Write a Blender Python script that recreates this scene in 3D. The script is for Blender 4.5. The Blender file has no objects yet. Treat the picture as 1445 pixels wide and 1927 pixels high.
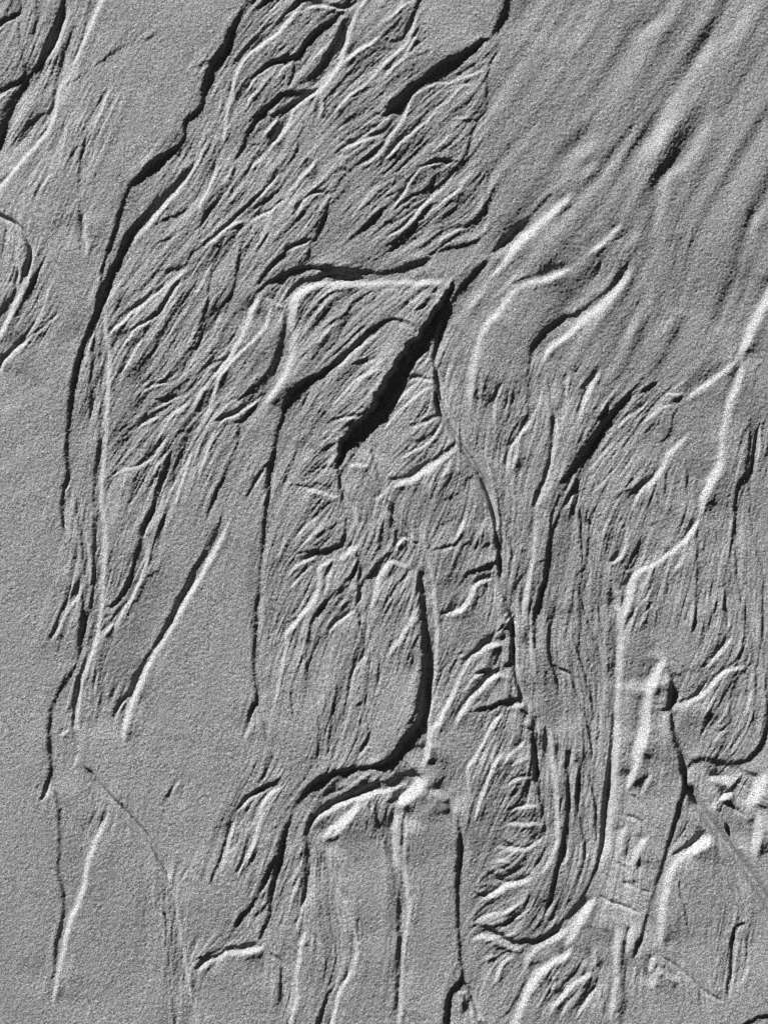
"""Rilled beach sand seen from straight above, black and white."""
import bpy, math
import numpy as np

# ------------------------------------------------------------------ camera, sky, sun, exposure
MM = 0.001                      # one unit of the traced plan = 1 mm of beach
PW, PH = 1445.0, 1927.0         # size of the photographed patch, mm
sc = bpy.context.scene
SUN_ELEV = math.radians(18)
SUN_DIR = np.array([-0.56, -0.83])          # plan direction towards the sun (x right, y down the plan)
SUN_DIR = SUN_DIR / np.linalg.norm(SUN_DIR)

cam_d = bpy.data.cameras.new('camera')
cam = bpy.data.objects.new('camera', cam_d)
sc.collection.objects.link(cam)
CAM_H = 2.9
cam.location = (0, 0, CAM_H)
cam.rotation_euler = (0, 0, 0)
cam_d.sensor_fit = 'VERTICAL'
cam_d.sensor_height = 24.0
cam_d.lens = 24.0 * CAM_H / (PH * MM)
cam_d.clip_start = 0.05
cam_d.clip_end = 500.0
sc.camera = cam

world = bpy.data.worlds.new('World')
sc.world = world
world.use_nodes = True
wn = world.node_tree
wn.nodes.clear()
sky = wn.nodes.new('ShaderNodeTexSky')
sky.sky_type = 'NISHITA'
sky.sun_disc = False
sky.altitude = 3000.0
sky.air_density = 0.35
sky.dust_density = 0.2
sky.sun_elevation = SUN_ELEV
sky.sun_rotation = math.atan2(SUN_DIR[0], -SUN_DIR[1])
sep = wn.nodes.new('ShaderNodeSeparateColor')        # black and white film behind a red filter
bgn = wn.nodes.new('ShaderNodeBackground')
bgn.inputs['Strength'].default_value = 0.05
won = wn.nodes.new('ShaderNodeOutputWorld')
wn.links.new(sky.outputs['Color'], sep.inputs['Color'])
wn.links.new(sep.outputs['Red'], bgn.inputs['Color'])
wn.links.new(bgn.outputs['Background'], won.inputs['Surface'])

sun_d = bpy.data.lights.new('sun', 'SUN')
sun_d.energy = 5.0
sun_d.angle = math.radians(0.5)
sun_d.color = (1.0, 1.0, 1.0)
sun = bpy.data.objects.new('sun', sun_d)
sc.collection.objects.link(sun)
from mathutils import Vector
sv = Vector((SUN_DIR[0] * math.cos(SUN_ELEV), -SUN_DIR[1] * math.cos(SUN_ELEV), math.sin(SUN_ELEV)))
sun.rotation_euler = sv.to_track_quat('Z', 'Y').to_euler()
sun.location = sv * 5

sc.view_settings.view_transform = 'Standard'
sc.view_settings.look = 'None'
sc.view_settings.gamma = 1.0
sc.view_settings.exposure = 1.3

TAIL, KD, KB, KC, GENTLE, STR_FINE, STR_BROAD, GRAIN, ALB = 1.4, 0.5, 1.0, 1.3, 4.0, 0.3, 0.62, 0.19, 0.24
# x, y, half-length, half-width, bearing (deg), lean (positive: towards the sun)
LEANS = [
    (740, 360, 220, 120, -45, -0.10), (1050, 250, 300, 260, 0, -0.055), (1300, 560, 230, 330, 0, -0.07),
    (60, 330, 120, 320, 20, 0.06), (230, 560, 90, 240, 0, -0.02), (900, 1250, 110, 330, 0, -0.05),
    (1200, 1650, 90, 330, 0, 0.08), (1010, 1480, 110, 200, 0, -0.05), (1350, 1500, 110, 120, 0, 0.05),
    (1400, 1100, 90, 300, 0, -0.04), (640, 800, 110, 190, 0, -0.03), (470, 150, 180, 110, -50, -0.03), (1060, 1150, 90, 300, 0, -0.05), (960, 800, 110, 250, 0, -0.03), (930, 1395, 70, 70, 0, 0.12), (1425, 1490, 40, 70, 0, 0.2), (1170, 1650, 50, 130, 0, 0.12), (300, 780, 120, 260, 10, -0.03),
]
# name, label, category, outline on the plan (mm); the first one takes whatever the others leave
LANDFORMS = [
    ('sand_plain', 'broad smooth grey sand plain along the edge, left of the long paired channels', 'sand plain', None),
    ('sand_spit', 'narrow finger of sand with a white lit edge and a black shadow beside it', 'sand spit',
     [(1250, 1232), (1268, 1270), (1262, 1330), (1268, 1400), (1282, 1452), (1278, 1500), (1255, 1590), (1230, 1690), (1200, 1790), (1178, 1800), (1165, 1700), (1175, 1560), (1185, 1450), (1205, 1350), (1222, 1280)]),
    ('sand_slope', 'smooth bare slope between the small fan and the first long black channel', 'sand slope',
     [(190, -80), (420, -80), (470, 0), (430, 80), (385, 200), (348, 272), (280, 313), (245, 352), (222, 420), (200, 500), (180, 570), (165, 480), (150, 380), (150, 250), (130, 150), (160, 60)]),
    ('sand_fan', 'small pale fan of steep rills in the upper corner beside the bare slope', 'sand fan',
     [(-80, -80), (190, -80), (190, 0), (160, 60), (130, 150), (150, 250), (150, 380), (130, 560), (60, 640), (0, 690), (-80, 740)]),
    ('braided_slope', 'wide slope covered in dense braided rills under the top edge', 'rilled slope',
     [(420, -80), (960, -80), (950, 40), (925, 120), (915, 220), (885, 290), (905, 450), (850, 510), (700, 522), (560, 505), (490, 545), (440, 640), (380, 760), (290, 880), (205, 900), (200, 620), (200, 500), (222, 420), (245, 352), (280, 313), (348, 272), (385, 200), (430, 80), (470, 0)]),
    ('upper_slope', 'large soft-rippled slope of smooth sand in the upper corner opposite the fan', 'sand slope',
     [(960, -80), (1540, -80), (1540, 560), (1445, 590), (1390, 690), (1290, 740), (1190, 745), (1120, 830), (1060, 960), (1000, 900), (1000, 700), (1030, 620), (1090, 590), (1000, 530), (900, 610), (880, 720), (905, 870), (850, 800), (815, 680), (830, 600), (860, 545), (905, 450), (885, 290), (915, 220), (925, 120), (950, 40)]),
    ('rill_wedge', 'long wedge of fine rills between the paired channels and the smooth tongue', 'rilled slope',
     [(205, 900), (290, 880), (380, 760), (440, 640), (490, 545), (530, 570), (545, 700), (520, 790), (490, 870), (430, 960), (361, 1075), (300, 1200), (245, 1320), (230, 1420), (250, 1500), (210, 1500), (150, 1430), (140, 1340), (165, 1250), (180, 1100), (195, 1000)]),
    ('smooth_tongue', 'long smooth tongue of sand between the diagonal channel and the straight black channel', 'sand tongue',
     [(490, 870), (505, 900), (490, 1000), (482, 1150), (480, 1290), (510, 1400), (540, 1470), (440, 1520), (400, 1640), (360, 1740), (340, 1700), (300, 1610), (210, 1500), (250, 1500), (230, 1420), (245, 1320), (300, 1200), (361, 1075), (430, 960)]),
    ('central_basin', 'hollow below the white ledge, split by the widest black shadow', 'hollow',
     [(560, 540), (700, 535), (845, 530), (850, 560), (780, 650), (700, 780), (640, 860), (640, 930), (670, 960), (690, 1000), (770, 1050), (790, 1150), (800, 1280), (795, 1380), (740, 1440), (620, 1460), (550, 1500), (535, 1450), (510, 1400), (480, 1290), (482, 1150), (490, 1000), (505, 900), (520, 790), (545, 700), (540, 600)]),
    ('stepped_slope', 'column of stepped white ledges running down beside the smooth flowing lobe', 'stepped slope',
     [(850, 560), (825, 600), (815, 680), (850, 800), (905, 900), (935, 1000), (940, 1100), (965, 1200), (985, 1300), (1005, 1400), (1025, 1550), (1020, 1640), (960, 1690), (880, 1740), (865, 1500), (810, 1470), (800, 1400), (800, 1280), (790, 1150), (770, 1050), (690, 1000), (670, 960), (640, 930), (640, 860), (700, 780), (780, 650)]),
    ('flowing_lobe', 'long smooth lobe of streaming grooves that ends in a round black scoop', 'sand lobe',
     [(900, 610), (1000, 530), (1090, 590), (1030, 620), (1000, 700), (1000, 900), (1060, 960), (1090, 960), (1140, 1050), (1165, 1160), (1170, 1300), (1155, 1500), (1135, 1620), (1090, 1710), (1000, 1770), (880, 1745), (960, 1690), (1020, 1640), (1025, 1550), (1005, 1400), (985, 1300), (965, 1200), (940, 1100), (935, 1000), (905, 900), (880, 720)]),
    ('rilled_lobe', 'leaf-shaped rilled lobe inside the looping black channel at the side', 'sand lobe',
     [(1190, 745), (1290, 740), (1390, 690), (1445, 590), (1540, 560), (1540, 1330), (1440, 1380), (1400, 1440), (1320, 1440), (1285, 1460), (1268, 1400), (1262, 1330), (1268, 1270), (1250, 1232), (1222, 1280), (1175, 1300), (1165, 1160), (1140, 1050), (1090, 960), (1060, 960), (1120, 830)]),
    ('lower_flat', 'smooth flat of sand with straight pale seams under the white star-shaped ledge', 'sand flat',
     [(540, 1470), (550, 1500), (620, 1460), (740, 1440), (795, 1400), (810, 1470), (865, 1500), (868, 1800), (840, 1860), (830, 2010), (350, 2010), (360, 1740), (400, 1640), (440, 1520)]),
    ('broken_corner', 'broken sand in the lower corner with slanting groove, cracks and bright ledges', 'broken sand',
     [(880, 1745), (1000, 1770), (1090, 1710), (1135, 1620), (1165, 1400), (1285, 1460), (1320, 1440), (1400, 1440), (1440, 1380), (1540, 1330), (1540, 2010), (830, 2010), (840, 1860), (868, 1800)]),
]
STROKES = """
T 0 0
D 7-22 1.1: 470,0 440,130 400,230 340,350 310,440 240,540 180,630 120,730 50,860 0,980
B 10 .5: 530,20 490,150 430,310 350,440 310,520
B 16 .3: 300,560 170,740 90,880 20,1060
D 6 .9: 150,0 150,80 100,110 50,140 0,165
D 6 .7: 145,110 140,220 155,360 185,480 185,570 150,605 70,630 0,685
B 4 .7: 0,215 60,160 130,125
B 5 .6: 0,730 70,680 170,625
D 4 .6: 275,0 270,120 255,240 250,370
D 5 .6: 490,200 470,330 455,480 420,620 400,740 370,820 270,880 230,920 150,1040 50,1160
B 10 .6: 770,0 720,110 680,210 620,340 580,430 530,520 490,600 440,700 420,830 380,950 300,1060 200,1170 120,1270 40,1370 0,1430
D 5 .6: 680,0 650,110 620,270 560,430 500,580
D 4 .5: 980,330 890,380 800,440 700,510
D 4 .6: 640,530 590,590 500,640 480,680
D 8 .5: 380,920 330,980 250,1080 170,1190 80,1290 0,1370
D 3 .6: 350,1270 350,1330 290,1430 250,1520
B 5 .5: 420,1290 360,1360 290,1460
D 3 .5: 580,930 540,1020 500,1100 480,1180
D 3 .5: 640,1070 580,1130 520,1200
D 4 .7: 655,990 630,1120 610,1230 600,1400 600,1560 615,1700 605,1850 620,1927
B 4 .4: 500,900 500,1020 460,1180 440,1290
B 6 .4: 840,660 790,770 740,900 690,1020
D 6 .35: 780,680 740,790 680,880 640,950
D 6 .35: 930,700 870,840 820,950 760,1100 720,1200
D 5 .35: 1250,230 1150,280 1000,340
B 8 .5: 640,1580 650,1720 660,1850 670,1927
D 5 .35: 570,1580 500,1660 420,1780
D 4 .8: 0,1630 60,1665 140,1700 180,1750 230,1830 240,1927
D 6-9 1.1: 1443,870 1395,930 1390,1040 1350,1100 1260,1150 1180,1200 1120,1250 1040,1340 980,1410 940,1500 905,1600 880,1700 850,1800 810,1927
D 10 1.1: 1443,1250 1390,1310 1330,1380 1230,1470 1150,1560 1080,1630 1020,1690 960,1770 920,1860 890,1927
B 9 .6: 1443,1310 1340,1440 1230,1560 1120,1690 1040,1770 980,1870
D 3 .5: 1330,1210 1200,1260 1100,1310
D 3 .5: 1340,1270 1320,1330 1270,1380
D 4 .6: 1443,1550 1330,1620 1220,1660 1160,1710
D 3 .5: 1443,1700 1380,1720 1280,1790 1180,1840 1120,1927
D 3 .4: 250,880 160,1000 60,1110
D 3 .4: 450,340 400,420 320,560
D 3 .4: 730,1290 720,1380 700,1430
T 361 0
D 10 1.1: 470,0 400,70 340,160 290,250 260,330 210,410 150,480 120,560 95,650 85,730 60,820 0,880
D 3 .6: 0,520 70,490 150,460
B 4 .5: 60,570 100,520 140,490
D 6 .9: 580,0 480,80 420,140
D 7 .8: 880,0 800,20 730,90 640,170 560,210 500,270 420,340 360,410 310,470 280,520
B 5 .5: 850,50 760,90 680,150
D 5 .9: 840,10 950,15 1050,40 1150,55 1230,20 1270,0
B 5 .9: 830,90 900,65 1000,62 1100,75 1170,70 1240,40
B 7 .8: 850,80 760,130 700,200 660,250 560,320 440,410 390,460 350,540 320,610 300,720 270,840 250,1000 230,1100
D 8 1.1: 1180,90 1110,110 1080,150 1000,200 920,250 860,320 820,380 790,430 720,440 640,460 570,490 520,540 440,590
B 6 .8: 740,465 640,490 560,530 490,580 440,650 400,740
D 6 .9: 775,460 765,540 740,620 720,680
B 4 .6: 760,480 690,520 640,600
D 8 1.1: 930,680 820,690 720,700 660,720 610,770 550,820 490,880 450,950 410,1020 390,1080 360,1150 310,1230
D 6 1.0: 980,650 880,700 790,760 720,800 640,850 540,880
D 5 .8: 1170,130 1120,200 1080,300 1020,400 960,500 880,590 800,660
D 4 .7: 1130,170 1100,270 1040,370 970,470
B 3 .6: 1050,310 980,380 900,470
B 8 1.0: 1310,0 1250,90 1200,200 1170,300 1140,400 1100,520 1030,610 960,690 870,740 790,800 750,870 720,960 650,1040 590,1110 560,1150
B 8 .8: 1443,260 1380,320 1280,380 1190,440 1110,520
B 5 .6: 1443,520 1330,620 1200,720 1120,800 1060,890
D 4 .5: 1443,620 1300,690 1150,760 1050,830
D 4 .5: 1443,440 1300,520 1150,570
B 5 .7: 970,700 975,800 960,900
D 4 .6: 945,730 930,830 910,960
D 3 .6: 850,900 815,1020 790,1130 730,1240
D 4 .8: 690,850 640,930 570,1020 530,1060
B 4 .8: 660,870 600,950 540,1030
D 6 .9: 720,840 680,930 640,1000 590,1080 550,1140
D 4 .8: 440,1085 510,1085 570,1060
D 2.5 .6: 550,1160 600,1220 640,1270 620,1320 570,1400
B 6 .6: 560,1150 500,1210 440,1280
D 5 .8: 620,1320 540,1430 450,1510 380,1580 300,1650 200,1740 100,1830 0,1910
B 5 .5: 660,1310 590,1410 490,1510
D 4 .7: 900,1150 850,1230 790,1320 730,1390 650,1440 560,1500 460,1580
B 7 .6: 950,1190 890,1270 810,1360 740,1450 680,1530 580,1600 430,1660 300,1700 200,1780 80,1890
D 6 .9: 700,1480 620,1560 540,1600 460,1650 370,1690 290,1740
D 5 .9: 330,1220 320,1290 300,1360 240,1430 200,1490 150,1560 110,1600 80,1680 50,1760
B 4 .6: 310,1250 280,1320 220,1420
D 4 .7: 180,1180 160,1270 130,1380 100,1480
B 6 .5: 130,1050 80,1150 40,1240 0,1290
D 3 .6: 30,1130 20,1190 0,1230
B 5 .5: 210,1200 180,1300 130,1420 80,1520 40,1620
D 3 .5: 310,1380 290,1470 240,1560
D 6 .7: 470,1680 430,1750 390,1820 360,1927
D 5 .6: 600,1620 550,1720 510,1820 480,1927
D 4 .6: 240,1800 210,1870 190,1927
B 7 .5: 640,1560 590,1640 540,1740 490,1880
D 6 .9: 1443,1060 1370,1140 1290,1200 1210,1260 1150,1320 1100,1390 1060,1450 1000,1445 930,1440 870,1480 800,1540 760,1620
B 6 .6: 1040,1470 930,1465 860,1500 820,1560 790,1650
D 7 .9: 1050,1460 1020,1560 990,1640 960,1720 930,1790 890,1860 880,1927
D 4 .6: 1000,1560 950,1660 910,1740
D 7 1.0: 930,1790 860,1810 780,1840 720,1870 660,1927
B 6 .6: 900,1830 800,1850 730,1890 690,1927
D 3 .6: 1120,1280 1200,1270
D 5 .6: 1443,990 1330,1020 1230,1060 1100,1060
D 4 .5: 1443,920 1350,960 1260,970 1180,950
D 5 .5: 1443,870 1370,850
B 5 .5: 1443,1020 1330,1050 1260,1080 1160,1120 1100,1170
D 3 .5: 1220,1090 1150,1130 1090,1180
B 6 .6: 1443,1130 1360,1210 1270,1260
D 5 .6: 1443,1560 1350,1660 1280,1720 1200,1790 1120,1870
B 5 .5: 1443,1370 1330,1470 1250,1580 1180,1650
D 3 .4: 120,960 110,1040 90,1100
D 3 .4: 270,560 240,700 230,860
D 3 .5: 250,390 240,460
D 3 .4: 560,600 600,540 660,500
D 3 .4: 360,640 420,650 450,600
B 4 .4: 420,790 440,740 500,690
B 4 .5: 340,600 310,680 330,760
T 722 0
D 20 1.1: 930,0 910,80 870,170 830,250 790,300
D 8-14 1.1: 820,290 730,320 660,370 580,420 490,460 410,500 350,550 280,600 200,660 130,740 60,800 0,860
D 6 .6: 850,330 830,410 790,500 770,600 770,720 760,830 720,890 670,970 640,1070 620,1150 580,1210 490,1220
D 12 .35: 830,350 800,420 760,470
D 16 .25: 760,640 760,740 740,840
B 5 .5: 770,530 690,560 600,590 500,630 380,640 280,690 210,740 180,830 120,940 60,1020 0,1110
B 5 .5: 700,640 600,650 540,700 490,770 420,830 300,940 210,1010 110,1100 40,1180 0,1220
D 4 .5: 480,790 380,860
D 6 .5: 740,880 680,905 600,900
D 4 .6: 780,480 700,500 620,500
D 5 .8: 560,1215 450,1200 360,1215 280,1250 220,1310 150,1380 80,1450 0,1490
D 5 .6: 540,1260 440,1290 380,1330 350,1390 290,1440 220,1470
B 4 .6: 450,1235 350,1240 260,1290 200,1370 150,1460 90,1540 30,1610
B 6 .5: 560,1270 490,1370 400,1450 310,1530 230,1630 140,1720 60,1770 0,1790
D 5 .6: 510,1320 440,1400 370,1450
D 5 .7: 280,1540 220,1610 150,1680 70,1740 0,1780
D 4 .7: 430,1500 340,1560 260,1640 200,1720 120,1790 50,1830 0,1850
B 6 .5: 720,1260 630,1340 560,1430 470,1500 380,1570 300,1640 220,1720
D 5 .6: 560,1560 480,1610 400,1670 300,1720 220,1790 130,1830 60,1870 0,1900
D 5 .5: 720,1660 620,1690 520,1700 430,1740 360,1790 280,1850 200,1890
B 4 .4: 640,1710 540,1740 450,1790 380,1850
D 10 .9: 740,1780 690,1810 600,1840 500,1860 400,1890 320,1920
D 6 .4: 800,1300 770,1420 760,1540 750,1640
D 5 .4: 830,1380 800,1500 790,1580
D 5 .4: 790,1000 790,1080
B 6 .3: 790,1640 750,1760
D 12 .9: 1280,1440 1180,1530 1080,1640 980,1720 890,1810 800,1910
B 16 .6: 1443,1440 1340,1530 1230,1630 1120,1730 1010,1830 920,1927
D 14 .25: 1443,370 1330,450 1270,520
D 14 .25: 1443,1080 1330,1150 1250,1250 1180,1330
B 14 .2: 1443,1190 1380,1270 1280,1350
D 8 .3: 1443,1530 1340,1600 1280,1690
B 8 .35: 1443,1570 1360,1640
D 5 .8: 265,0 240,70 210,140 180,210 150,280 90,310 30,330
B 6 .6: 240,10 150,60 70,130 0,190
B 5 .6: 270,110 230,180 200,260 180,330 110,400 40,450 0,480
B 5 .6: 260,250 220,320 160,430 90,500 0,580
D 4 .6: 370,380 270,430 170,470 100,520 40,560
D 3 .5: 270,310 220,350
D 3 .5: 0,380 60,375 100,380
D 4 .5: 120,0 60,50 0,140
D 6 .7: 100,830 60,900 0,970
D 4 .6: 40,1000 0,1070
D 4 .4: 220,930 140,1010 70,1100 20,1180
D 3 .5: 300,1530 200,1560 130,1555
D 3 .4: 160,1330 80,1340 20,1365
D 3 .4: 270,1440 190,1480 130,1540
D 3 .4: 140,1640 60,1660 0,1670
D 3 .3: 330,1020 250,1090 150,1230
B 4 .3: 560,1000 490,1020 440,1080 330,1170
B 4 .3: 650,900 560,890 500,905
T 1083 0
D 14 .4: 730,740 640,850 560,960 480,1060 420,1170 390,1270 370,1370 340,1490 290,1600 260,1710 200,1780 100,1800 0,1840
B 14 .4: 800,790 700,900 620,1050 540,1170 470,1280
B 10 .4: 1180,180 1090,300 990,420 920,560 860,680
B 10 .4: 1100,790 1040,890 980,980 930,1080 870,1180 800,1260 690,1330 660,1450 640,1560 620,1680 600,1760 530,1860
D 12 .3: 800,1150 720,1280 600,1370
B 10 .3: 700,100 600,190 480,280 400,350
D 10 .35: 260,660 180,830 80,960 0,1070
B 14 .35: 240,980 150,1050 60,1130 0,1190
B 10 .35: 210,1180 130,1260 60,1340 0,1390
D 10 .3: 230,1240 130,1330 0,1440
B 10 .45: 370,1660 290,1740 240,1800 150,1870 80,1924
B 8 .4: 500,1720 450,1790 420,1880
D 8 .4: 800,1720 770,1800 740,1880
D 6 .5: 880,1680 870,1780 840,1900
D 8 .35: 1240,1750 1230,1800 1250,1890
B 8 .35: 1400,1560 1340,1680 1320,1760
D 10 .25: 1330,1540 1280,1640
D 12 .25: 440,20 370,150 330,330 260,440
D 8 .25: 250,1340 150,1450 50,1540
T 0 482
D 9 1.1: 890,0 850,80 810,190 780,290 750,390 700,490 660,590 620,690 590,790 565,900 545,1020 530,1130 520,1250 505,1380 500,1500 510,1590 500,1690 480,1780 465,1927
D 5 .9: 800,0 775,100 770,200 740,320 720,420
D 5 .8: 720,560 705,680 695,830 690,980 685,1120 675,1230
B 3 .6: 715,560 690,640 660,740
D 8 .9: 750,1300 750,1400 735,1500 715,1620 710,1740 705,1850 710,1927
B 8 .9: 790,380 800,500 810,640 830,760 825,900 820,1050 805,1200 800,1350 785,1500 770,1650 765,1800 770,1927
B 8 .4: 900,150 830,300 800,420
D 6 .4: 770,700 765,900 760,1100 755,1300
D 5 .8: 225,0 200,90 170,190 130,240 90,310 50,350 0,420
D 3 .6: 170,60 130,150 110,230
B 10 .7: 240,30 200,170 160,290 110,380 70,470 30,550 0,590
D 4 .6: 350,0 310,90 260,180 210,280 140,410 90,480
B 4 .6: 410,180 370,290 330,410 290,480 250,550 200,620
D 6 .9: 290,470 220,560 160,620 100,690 40,740 0,790
B 10 .7: 240,600 190,660 120,710 60,770 20,830 10,920
D 4 .8: 430,430 370,490 300,550 240,590
B 4 .6: 480,430 400,490 310,570 250,600
D 2.5 .7: 195,665 260,640
B 12 .08: 390,1310 250,1420 100,1530 0,1600
B 12 .08: 330,1640 200,1750 60,1850
B 12 .08: 450,900 300,1020 150,1100 0,1180
D 6 .9: 1443,0 1400,60 1340,90 1250,100 1180,120
D 5 .8: 1340,130 1250,190 1180,250 1080,320 1000,380 900,460
B 6 .7: 1443,60 1370,140 1280,210 1200,270 1100,350 1000,430 920,510 850,570 820,610
D 5 .9: 1310,220 1270,300 1220,380 1180,430 1100,480 1020,540 940,580 900,640
B 4 .6: 1210,440 1120,500 1030,550 980,620 920,700
B 5 .5: 1390,160 1320,270 1260,360 1220,480
D 4 .5: 1150,520 1080,600 1040,680
B 4 .5: 1090,600 1020,720 960,830 900,930
D 4 .5: 940,820 890,900
D 5 .6: 1420,640 1360,740 1300,830 1260,900
D 4 .7: 1443,790 1390,840 1350,880
D 4 .6: 1440,900 1350,935 1250,940 1150,960 1060,1000
B 4 .4: 1300,960 1180,970 1090,1020 1030,1080
D 5 .8: 1443,980 1380,1030 1300,1050 1220,1070 1130,1080
D 5 .7: 1330,1080 1260,1130 1170,1180 1060,1240
B 3.5 .7: 1360,1060 1260,1100 1170,1150 1100,1200
B 3.5 .6: 1220,1200 1130,1240 1050,1290
D 4 .6: 1230,1190 1170,1250 1120,1300
B 6 .6: 1443,1080 1360,1150 1290,1210 1240,1280 1210,1340 1150,1420
D 4 .7: 1230,1330 1180,1420 1130,1490 1070,1550 1000,1585 950,1570
B 5 .6: 1280,1340 1200,1450 1130,1540 1060,1580 990,1600 900,1620 820,1680
D 4 .6: 940,1600 870,1630 800,1680
D 3 .4: 820,1550 900,1560 950,1575
D 3 .4: 1140,1370 1050,1400 960,1440
D 4 .6: 1443,1300 1370,1310 1340,1340
D 4 .6: 1420,1330 1380,1440 1330,1540 1310,1640 1290,1740
D 6 .8: 1300,1440 1260,1540 1220,1640 1190,1740 1160,1850 1130,1927
B 6 .5: 1270,1470 1190,1570 1150,1680
D 4 .6: 1110,1600 1070,1700 1010,1800 950,1890
D 3.5 .5: 1060,1590 1010,1680 980,1740
B 4 .5: 960,1630 930,1710
B 5 .5: 1443,1440 1400,1600 1350,1750 1310,1900
D 4 .4: 570,1740 570,1820 580,1927
B 4 .5: 530,1720 500,1760 490,1830
D 3 .4: 1180,680 1090,790 1040,870
D 3 .4: 1240,530 1190,640 1150,760
D 3 .35: 1330,600 1260,720 1180,850
D 3 .4: 1080,20 1000,130 900,260
D 3 .4: 990,30 920,130 870,230
D 3 .4: 1443,250 1380,360 1330,470
D 3 .35: 1000,1240 930,1290 870,1330
D 3 .35: 1060,1330 960,1370 880,1420
T 361 482
D 8-10 1.1: 470,290 500,260 560,210 640,160 730,110 820,85 940,80 1050,85 1150,100 1300,110 1443,110
D 7 1.0: 1330,160 1220,145 1130,125 1050,120 960,140 880,165 800,195 750,240 720,290 710,340
B 12 .9: 1443,195 1340,205 1240,210 1140,205 1050,205 960,215 880,240 820,270 770,320 750,420 760,530 770,640 760,730 730,830 690,920 630,1010 580,1080 540,1150
D 5 .9: 670,0 610,60 550,130 500,200 460,240
B 4 .6: 690,10 630,80 570,140
D 4 .7: 870,0 845,60
D 5 .7: 350,0 345,80 330,170 310,250 270,320 210,380 150,440 100,520 70,590 40,660 0,720
D 5 .8: 200,0 160,80 140,180 125,290 110,380 80,460 60,530 30,600 0,650
B 5 .6: 170,30 110,130 60,230 20,300
D 4 .6: 60,140 20,220 0,250
B 4 .5: 250,400 200,490 140,590
D 4 .7: 130,800 210,780 270,730
D 5 .6: 330,560 290,650 270,740 210,820 130,870
D 5 .8: 110,860 60,920 0,960
B 11 .7: 530,280 480,360 440,450 410,530 370,610 320,690 290,760 230,830 180,890 120,960
B 5 .6: 150,930 70,1020 20,1110 0,1150
B 7 .9: 560,310 640,360 690,380
B 6 .7: 610,360 580,440 560,530 490,610 410,690 340,750 290,820 220,900 180,1000 170,1070
D 10-14 1.0: 690,390 700,480 690,580 660,680 630,770 600,850 560,900
D 6 .9: 570,880 500,950 440,1010 370,1060 280,1080
D 4 .5: 280,1080 220,1110 150,1160
D 6 .9: 560,920 540,1000 500,1060 430,1110 370,1145 290,1180 220,1210 150,1250
B 5 .8: 540,1050 470,1110 400,1150 330,1200 250,1230 190,1280
D 5 .8: 510,1090 430,1170 380,1230 310,1250
D 6 .9: 370,1230 350,1310 345,1400 310,1500 270,1590 230,1680 190,1760 150,1850 125,1927
B 8 .5: 170,970 160,1060 130,1160 80,1240 30,1320 0,1350
D 4 .5: 120,980 70,1080 30,1180
D 4 .6: 150,1160 100,1210 40,1270 0,1300
B 5 .5: 190,1280 150,1370 110,1480 70,1600 40,1720
D 4 .5: 140,1270 100,1370 60,1480 30,1600
D 9 1.1: 1443,500 1380,530 1310,590 1240,660 1170,720 1100,780 1030,840 950,890 870,930 800,980 740,1040 700,1120 680,1210 650,1300 630,1400 610,1490 590,1560 570,1650 570,1760 560,1860 555,1927
B 5 .5: 1443,530 1350,620 1230,710 1130,810 1040,880
D 5 .8: 590,1540 540,1590 490,1660 450,1740 400,1830
B 4 .5: 570,1590 510,1680 460,1770
D 4 .6: 1030,920 990,970 940,1060 900,1140
D 3 .4: 900,1010 850,1080 800,1200
D 5 .8: 1390,255 1350,265 1270,310 1200,360 1160,430 1090,480 1020,520 960,580
D 3.5 .6: 1200,250 1100,265 1010,300 950,380 900,460
D 3.5 .6: 1400,280 1340,350 1280,390
D 4 .6: 1160,460 1130,560 1060,670 1000,730
B 4 .5: 1150,480 1050,540 980,610 940,680
D 3 .4: 1000,300 900,430 830,560 790,680
D 3 .4: 900,700 820,760 790,800
B 4 .4: 830,280 790,360 780,470
D 4 .6: 1443,760 1330,770 1230,800 1180,830
B 4 .5: 1443,820 1330,890 1250,920 1180,990 1110,1070 1030,1160
D 3.5 .5: 1443,640 1330,640 1280,670 1230,720
D 4 .6: 1320,1150 1230,1110 1180,1100
D 4 .7: 1290,1180 1190,1195 1100,1210 1040,1240 980,1285
B 4 .6: 1280,1220 1170,1220 1060,1260
D 3 .4: 1200,1300 1080,1350 1000,1370
D 3 .4: 1100,1400 1000,1440 900,1500
D 3 .4: 1090,1480 980,1530 880,1600
D 3 .4: 1070,1580 950,1590 840,1650
D 4 .6: 730,1720 800,1720 870,1735
D 4 .5: 1080,1730 1000,1720 900,1700
B 7 .9: 820,1745 900,1760 1000,1790 1080,1810 1130,1800
D 5 .6: 1100,1830 1020,1860 950,1927
D 3 .35: 240,720 170,760 110,830
D 3 .4: 640,1900 680,1750 720,1600
D 3 .35: 760,1550 800,1400 850,1260
D 3 .4: 1443,860 1350,930 1280,1010
D 3 .3: 1200,850 1140,900 1080,990
T 722 482
D 13 1.0: 380,0 300,30 200,60 100,100 0,120
B 12 1.0: 0,200 130,195 260,200 380,195 480,180
D 12 1.1: 800,0 730,70 650,150 590,220 540,290 500,380
B 10 .6: 960,0 890,70 820,140 760,200
B 8 .3: 760,200 680,310 600,430
D 14 .4: 940,230 880,290 830,370 760,430
D 7 .6: 1130,130 1040,170 950,215
B 14 .5: 1443,80 1340,120 1220,170 1090,200 980,270 920,340 860,420 800,490 740,580 710,680 680,780 660,900 650,1050 660,1160
D 8 .4: 760,500 710,590 680,680 660,780 640,860
D 8 .35: 590,700 560,780 530,840
D 9 .9: 1443,430 1360,450 1270,510 1190,570 1130,650 1100,740 1090,840
D 14 .45: 1095,790 1085,950 1090,1060 1085,1170
D 7 .9: 1090,1100 1085,1170 1050,1250 1010,1340 950,1420 920,1500 905,1600
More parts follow.
